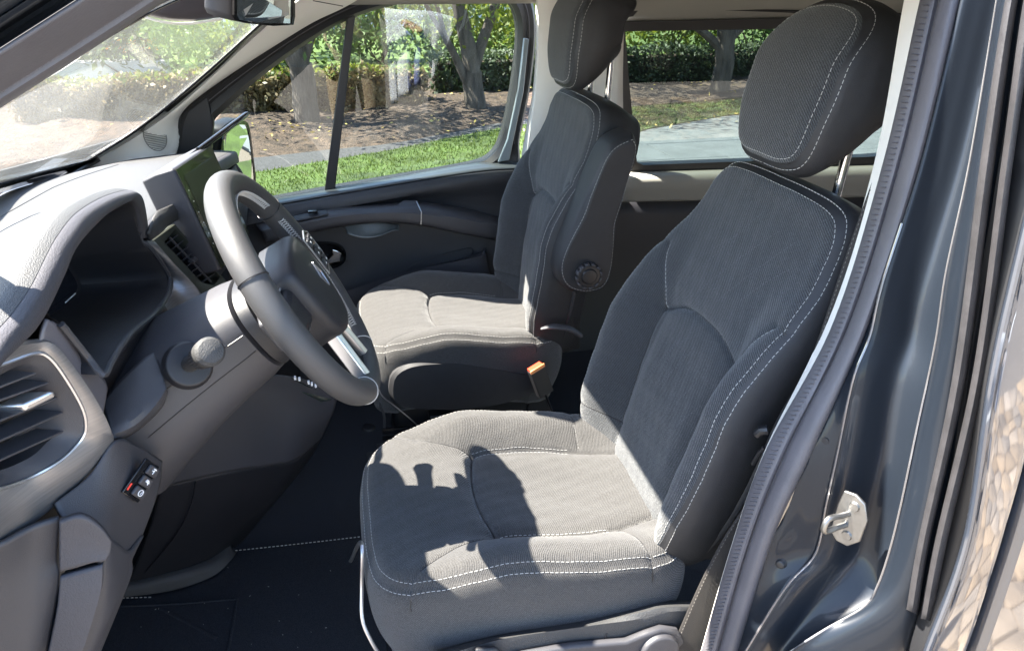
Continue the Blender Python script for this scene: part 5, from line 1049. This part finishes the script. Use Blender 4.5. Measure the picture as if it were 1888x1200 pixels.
def hedge(label, p0, p1, w, h, m, mtop=None, n=9000, size=.045, group='clipped hedges behind the mulch bed'):
    t = thing('hedge', label, 'hedge', (*(np.array(p0)+np.array(p1))/2, GZ), group)
    p0 = np.array(p0, float); p1 = np.array(p1, float); L = np.linalg.norm(p1-p0); d = (p1-p0)/L; nn = np.array([-d[1], d[0]])
    g = G(); ax = (A(*d, 0), A(*nn, 0), A(0, 0, 1)); g.box((*(p0+p1)/2, GZ+h*.40), (L*.98, w*.6, h*.76), ax); g.build('hedge_core', SOIL, t, smooth=False)
    def pts(n, top):
        s = rng.random(n)*L; q = rng.uniform(-.5, .5, n)*w; z = rng.random(n)*h
        f = rng.random(n)
        if top: z = h*(.93+.10*rng.random(n))
        else: q = np.where(f < .75, -w*.5*np.sign(nn[1])+rng.normal(size=n)*.03, q); z = np.where(f < .75, z, h*(.95+.06*rng.random(n)))
        q = q+.06*np.sin(s*3.1)*np.sin(s*7.3+z*9)+.03*np.sin(s*17+z*21); z = z+.05*np.sin(s*4.3+1)*np.sin(s*1.7)*(z/h)
        xy = p0+np.outer(s, d)+np.outer(q, nn); return np.c_[xy, GZ+z]+rng.normal(size=(n, 3))*.03
    v, f = leafquads(pts(n, False), size); leafmesh('foliage', v, f, m, t)
    if mtop: v, f = leafquads(pts(n//2, True), size); leafmesh('new_growth', v, f, mtop, t)
hedge('dry brown clipped hedge with bright green top, behind the leftmost tree', (-4.2, 11.5), (1.3, 11.9), .55, .50, LEAFB, LEAFY, n=9000)
hedge('dark green clipped hedge behind the twin-stemmed tree and the rear side window', (1.5, 13.2), (13, 14.2), .7, .58, LEAFD, None, n=16000)
def shrub(label, x, y, r, h, m, n=2600, size=.07, group='shrubs beyond the hedges'):
    t = thing('shrub', label, 'shrub', (x, y, GZ), group); g = G(); ends = []
    for k in range(5): limb(g, A(x, y, GZ), nz(A(rng.normal()*.5, rng.normal()*.5, 1)), h*.5, .02, 0, ends)
    g.build('stems', BARK, t)
    nb = 14; cen = np.c_[x+rng.normal(size=nb)*r*.5, y+rng.normal(size=nb)*r*.35, GZ+h*(.25+.65*rng.random(nb))]
    c = np.vstack([q+rng.normal(size=(n//nb, 3))*r*.24 for q in cen]); v, f = leafquads(c, size); leafmesh('foliage', v, f, m, t)
for (x, y, r, h, m, lab) in ((-3.6, 15.5, 1.1, 1.3, LEAFG, 'green shrub behind the left end of the dry hedge'), (-1.4, 16.5, 1.0, 1.2, LEAFY, 'yellow-green shrub just left of the window divider'), (1.0, 17, 1.1, 1.4, LEAFG, 'green shrub just right of the window divider'), (3.1, 17, 1.2, 1.5, LEAFY, 'pale yellow-green shrub behind the twin-stemmed tree'), (5.3, 16.2, 1.2, 1.7, LEAFY, 'bright yellow shrub at the left of the rear side window'), (7.6, 17, 1.2, 1.6, LEAFY, 'bright shrub behind the dark spreading tree'), (9.8, 17, 1.3, 1.6, LEAFG, 'green shrub right of the dark spreading tree'), (12.2, 18, 1.5, 1.8, LEAFG, 'green shrub hidden mostly behind the driver headrest'), (-6.6, 19, 1.4, 1.8, LEAFD, 'dark shrub left of the slim trunks beyond the windscreen'), (-4.6, 23, 1.5, 1.9, LEAFD, 'dark shrub behind the slim trunks beyond the windscreen'), (-9, 20, 1.6, 1.9, LEAFD, 'dark shrub farthest left beyond the windscreen'), (5.0, 20, 1.4, 1.6, LEAFG, 'green shrub farthest back between the trees')):
    shrub(lab, x, y, r, h, m)
struct(sheet('far_lawn', [(-14, 14.8), (16, 15.2), (18, 28), (-14, 28)], GZ+.10, mat('bright_lawn', (.07, .11, .02), 1, var=.3, vscale=2), .2))
# buildings far behind
def building(label, x0, x1, y, h, m, nwin, dep=6):
    t = thing('building', label, 'building', ((x0+x1)/2, y, GZ), 'buildings behind the garden'); g = G(); g.box(((x0+x1)/2, y+dep/2, GZ+h/2), (x1-x0, dep, h)); g.build('wall', m, t, smooth=False)
    for k in range(nwin):
        xc = x0+(k+.5)*(x1-x0)/nwin
        for z in (1.0, 3.8):
            if z+1 > h: continue
            g = G(); g.box((xc, y-.01, GZ+z+.6), ((x1-x0)/nwin*.5, .08, 1.7)); w = g.build('window', WALLW if m is WALLG else WALLG, t, smooth=False)
            g = G(); g.box((xc, y-.04, GZ+z+.6), ((x1-x0)/nwin*.42, .06, 1.5)); g.build('pane', WINB, w, smooth=False)
building('pale rendered building behind the garden trees', -4.0, 7.5, 30, 6.5, WALLW, 6)
building('dark grey building beyond the windscreen', -22, -6.5, 31, 7, WALLG, 7)
# low white planter wall with orange flowers beyond the windscreen
pw_ = P(232, 150, 15.5); 
pl_ = thing('planter', 'low white planter with orange flowers beyond the windscreen', 'planter', (-4.1, 15.5, GZ)); g = G(); g.box((-4.1, 15.5, GZ+.2), (2.2, .4, .40)); g.build('planter_box', WALLW, pl_, bevel=.02)
c = np.c_[rng.uniform(-5.1, -3.1, 500), 15.5+rng.normal(size=500)*.1, GZ+.45+rng.random(500)*.22]; v, f = leafquads(c[:300], .05); leafmesh('leaves', v, f, LEAFG, pl_)
v, f = leafquads(c[300:]+A(0, 0, .1), .05); leafmesh('flowers', v, f, leafmat('orange_petals', (.7, .25, .03), (.8, .45, .05), .3), pl_)
# slab pavement by the lawn (pieces)
pav = struct((lambda g: (g.box((6, 6.2, GZ-.035), (9.5, 8, .03)), g.build('pavement', MORTAR, None, smooth=False))[1])(G()))
me0 = None; sx, sy = 1.2, .8
for j in range(6):
    for i in range(6):
        x = 2.3+(i+(.5 if j % 2 else 0))*sx; y = 5.4+j*sy
        if me0 is None:
            g = G(); g.box((0, 0, 0), (sx-.012, sy-.012, .03)); o = g.build('slab', SLAB, pav, smooth=False, bevel=.004); me0 = o
        else: o = me0.copy(); col.objects.link(o); o.parent = pav
        o.location = (x, y, GZ-.008+rng.normal()*.0008)
# flagstones beside the open door (they show as reflections in the paint)
fl = struct((lambda g: (g.box((2.47, -.98, GZ-.03), (2.75, 2.45, .02)), g.build('flagstone_bed', MORTAR, None, smooth=False))[1])(G()))
seeds = []
for i in range(18):
    for j in range(16): seeds.append((1.2+i*.15+rng.uniform(-.055, .055), -2.1+j*.15+rng.uniform(-.055, .055)))
seeds = np.array(seeds)
for k, s in enumerate(seeds):
    d = seeds-s; nb = np.argsort((d**2).sum(1))[1:15]; poly = [s+A(a, b) for a, b in ((-.16, -.16), (.16, -.16), (.16, .16), (-.16, .16))]
    for q in nb:
        m_ = (seeds[q]+s)/2; n_ = nz(seeds[q]-s); m_ = m_-n_*.006; out = []
        for a_, b_ in zip(poly, poly[1:]+poly[:1]):
            da, db = (a_-m_).dot(n_), (b_-m_).dot(n_)
            if da <= 0: out.append(a_)
            if da*db < 0: out.append(a_+(b_-a_)*da/(da-db))
        poly = out
        if len(poly) < 3: break
    if len(poly) < 3: continue
    c_ = np.mean(poly, 0); z_ = GZ+.004*rng.normal(); tx, ty = rng.normal(size=2)*.03
    def zt(p): return z_+tx*(p-c_)[0]+ty*(p-c_)[1]
    lo2 = [A(*p, GZ-.02) for p in poly]; mid = [A(*p, zt(p)-.006) for p in poly]; hi = [A(*(c_+(p-c_)*.94), zt(p)+.002) for p in poly]
    g = G(); g.loft([lo2, mid, hi]); o = g.build('flagstone', STONE, fl, smooth=True, angle=60)
# ------------------------------------------------------------------ the person standing at the open door (seen only as a reflection in the far window)
px_, py_ = .14, -.60
per = thing('person', 'person in tan trousers with a pale jacket over the arm, reflected in the far window', 'person', (px_, py_, GZ))
SKIN = mat('skin', (.42, .26, .18), .55); TAN = mat('tan_cotton', (.40, .31, .21), .9, bump=.4, bscale=300, var=.12, vscale=12)
JKT = mat('pale_jacket_cloth', (.66, .69, .74), .85, bump=.3, bscale=200, var=.05); JKB = mat('blue_lining', (.16, .20, .42), .8); HAIR = mat('dark_hair', (.03, .02, .015), .6); SHOE = mat('brown_leather', (.10, .06, .04), .5)
V, Ed, Rd = [], [], []
def jv(p, r, parent=None):
    V.append(tuple(p)); Rd.append(r)
    if parent is not None: Ed.append((parent, len(V)-1))
    return len(V)-1
o_ = A(px_, py_, 0)
pel = jv(o_+A(0, 0, .42), .13); wa = jv(o_+A(0, 0, .60), .125, pel); chst = jv(o_+A(0, 0, .82), .145, wa); nk = jv(o_+A(0, .01, 1.0), .055, chst); hd0 = jv(o_+A(0, .03, 1.10), .075, nk); hd1 = jv(o_+A(0, .04, 1.18), .085, hd0); jv(o_+A(0, .03, 1.24), .055, hd1); jv(o_+A(0, .125, 1.135), .014, hd1)
for s_ in (-1, 1):
    hip = jv(o_+A(s_*.10, 0, .36), .095, pel); kn = jv(o_+A(s_*.11, .02, -.04), .058, hip); an_ = jv(o_+A(s_*.115, -.01, -.42), .038, kn); jv(o_+A(s_*.125, .13, -.47), .030, an_)
    sh = jv(o_+A(s_*.18, 0, .90), .062, chst)
    el, wr = ((o_+A(-.24, .16, .66), A(-.03, -.16, 1.22)) if s_ < 0 else (o_+A(.27, .06, .62), o_+A(.36, .30, .62)))
    e_ = jv(el, .042, sh); w_i = jv(wr, .027, e_); hdir = nz(wr-el); side_ = nz(np.cross(hdir, A(0, 0, 1))); palm = jv(wr+hdir*.05, .030, w_i)
    for k, (off, ln_) in enumerate(((-.027, .062), (-.009, .074), (.009, .070), (.026, .055))):
        b_ = jv(wr+hdir*.085+side_*off, .0095, palm); m_i = jv(wr+hdir*(.085+ln_*.5)+side_*off*1.1-A(0, 0, .006), .0088, b_); jv(wr+hdir*(.085+ln_*.85)+side_*off*1.1-A(0, 0, .022), .0078, m_i)
    t_ = jv(wr+hdir*.035-side_*.035, .011, palm); jv(wr+hdir*.075-side_*.055, .0095, t_)
me = bpy.data.meshes.new('body'); me.from_pydata(V, Ed, []); me.materials.append(SKIN)
body = bpy.data.objects.new('body', me); col.objects.link(body); reg(body, per)
m_ = body.modifiers.new('skin', 'SKIN'); m_.use_smooth_shade = True
for i, r in enumerate(Rd): me.skin_vertices[0].data[i].radius = (r, r)
me.skin_vertices[0].data[0].use_root = True
body.modifiers.new('sub', 'SUBSURF').levels = 1; body.modifiers['sub'].render_levels = 1
def ring(c, rx, ry, n=28, f=0, ph=0):
    a = np.linspace(0, 2*np.pi, n, endpoint=False); k = 1+f*np.sin(a*5+ph)
    return np.stack([c[0]+rx*k*np.cos(a), c[1]+ry*k*np.sin(a), np.full(n, c[2])], 1)
g = G()
for s_ in (-1, 1): g.loft([ring(o_+A(s_*.07, 0, .50), .115, .125), ring(o_+A(s_*.09, 0, .36), .118, .125, f=.01), ring(o_+A(s_*.105, .01, .12), .098, .105, f=.02), ring(o_+A(s_*.11, .02, -.06), .082, .088, f=.03, ph=1), ring(o_+A(s_*.115, .0, -.28), .075, .082, f=.04, ph=2), ring(o_+A(s_*.115, 0, -.42), .080, .088, f=.05)])
g.build('trousers', TAN, per)
g = G(); g.loft([ring(o_+A(0, 0, .98), .085, .075), ring(o_+A(0, 0, .94), .185, .11), ring(o_+A(0, 0, .82), .205, .145, f=.01), ring(o_+A(0, 0, .62), .185, .145, f=.02), ring(o_+A(0, 0, .48), .200, .160, f=.03, ph=1)]); g.build('shirt', TAN, per)
for s_ in (-1, 1):
    sh, el = o_+A(s_*.17, 0, .90), (o_+A(-.24, .16, .66) if s_ < 0 else o_+A(.27, .06, .62))
    g = G(); g.tube(cr([sh, sh*.45+el*.55, el], 8), [.088, .080, .076, .073, .070, .068, .066, .062], 16); g.build('sleeve', TAN, per)
    g = G(); g.loft([ring(o_+A(s_*.12, .04, -.425), .045, .075), ring(o_+A(s_*.12, .06, -.46), .050, .125), ring(o_+A(s_*.12, .07, -.498), .050, .14)]); g.build('shoe', SHOE, per)
g = G(); g.loft([ring(o_+A(0, .01, 1.08), .078, .060), ring(o_+A(0, .005, 1.16), .095, .090), ring(o_+A(0, .01, 1.24), .088, .090), ring(o_+A(0, .02, 1.285), .045, .05)]); g.build('hair', HAIR, per)
# jacket draped over the forearm: folded cloth hanging on both sides
jk = thing('jacket', 'pale jacket with blue lining draped over an arm, reflected in the far window', 'jacket', (.52, -.32, .3))
top = cr([o_+A(.22, .16, .70), o_+A(.34, .24, .70), o_+A(.50, .28, .70), o_+A(.66, .27, .66)], 30)
def drop_(dy_, ln0, ln1, ph):
    rows = []
    for t in np.linspace(0, 1, 14):
        k = np.linspace(0, 1, 30); rows.append(top+np.stack([.02*np.sin(k*22+ph)*t-.05*t*k, np.full(30, dy_*min(1, t*3))+.028*np.sin(k*26+ph)*t, -(ln0+(ln1-ln0)*k)*t], 1))
    return np.array(rows)
g = G(); g.grid(drop_(.05, .62, .35, 0)); g.build('jacket_front', JKT, jk, solid=.004)
g = G(); g.grid(drop_(-.06, .45, .60, 2)); g.build('jacket_back', JKT, jk, solid=.004)
g = G(); g.grid(drop_(.062, .60, .33, 0)[3:, 9:17]); g.build('jacket_lining', JKB, jk, solid=.003)
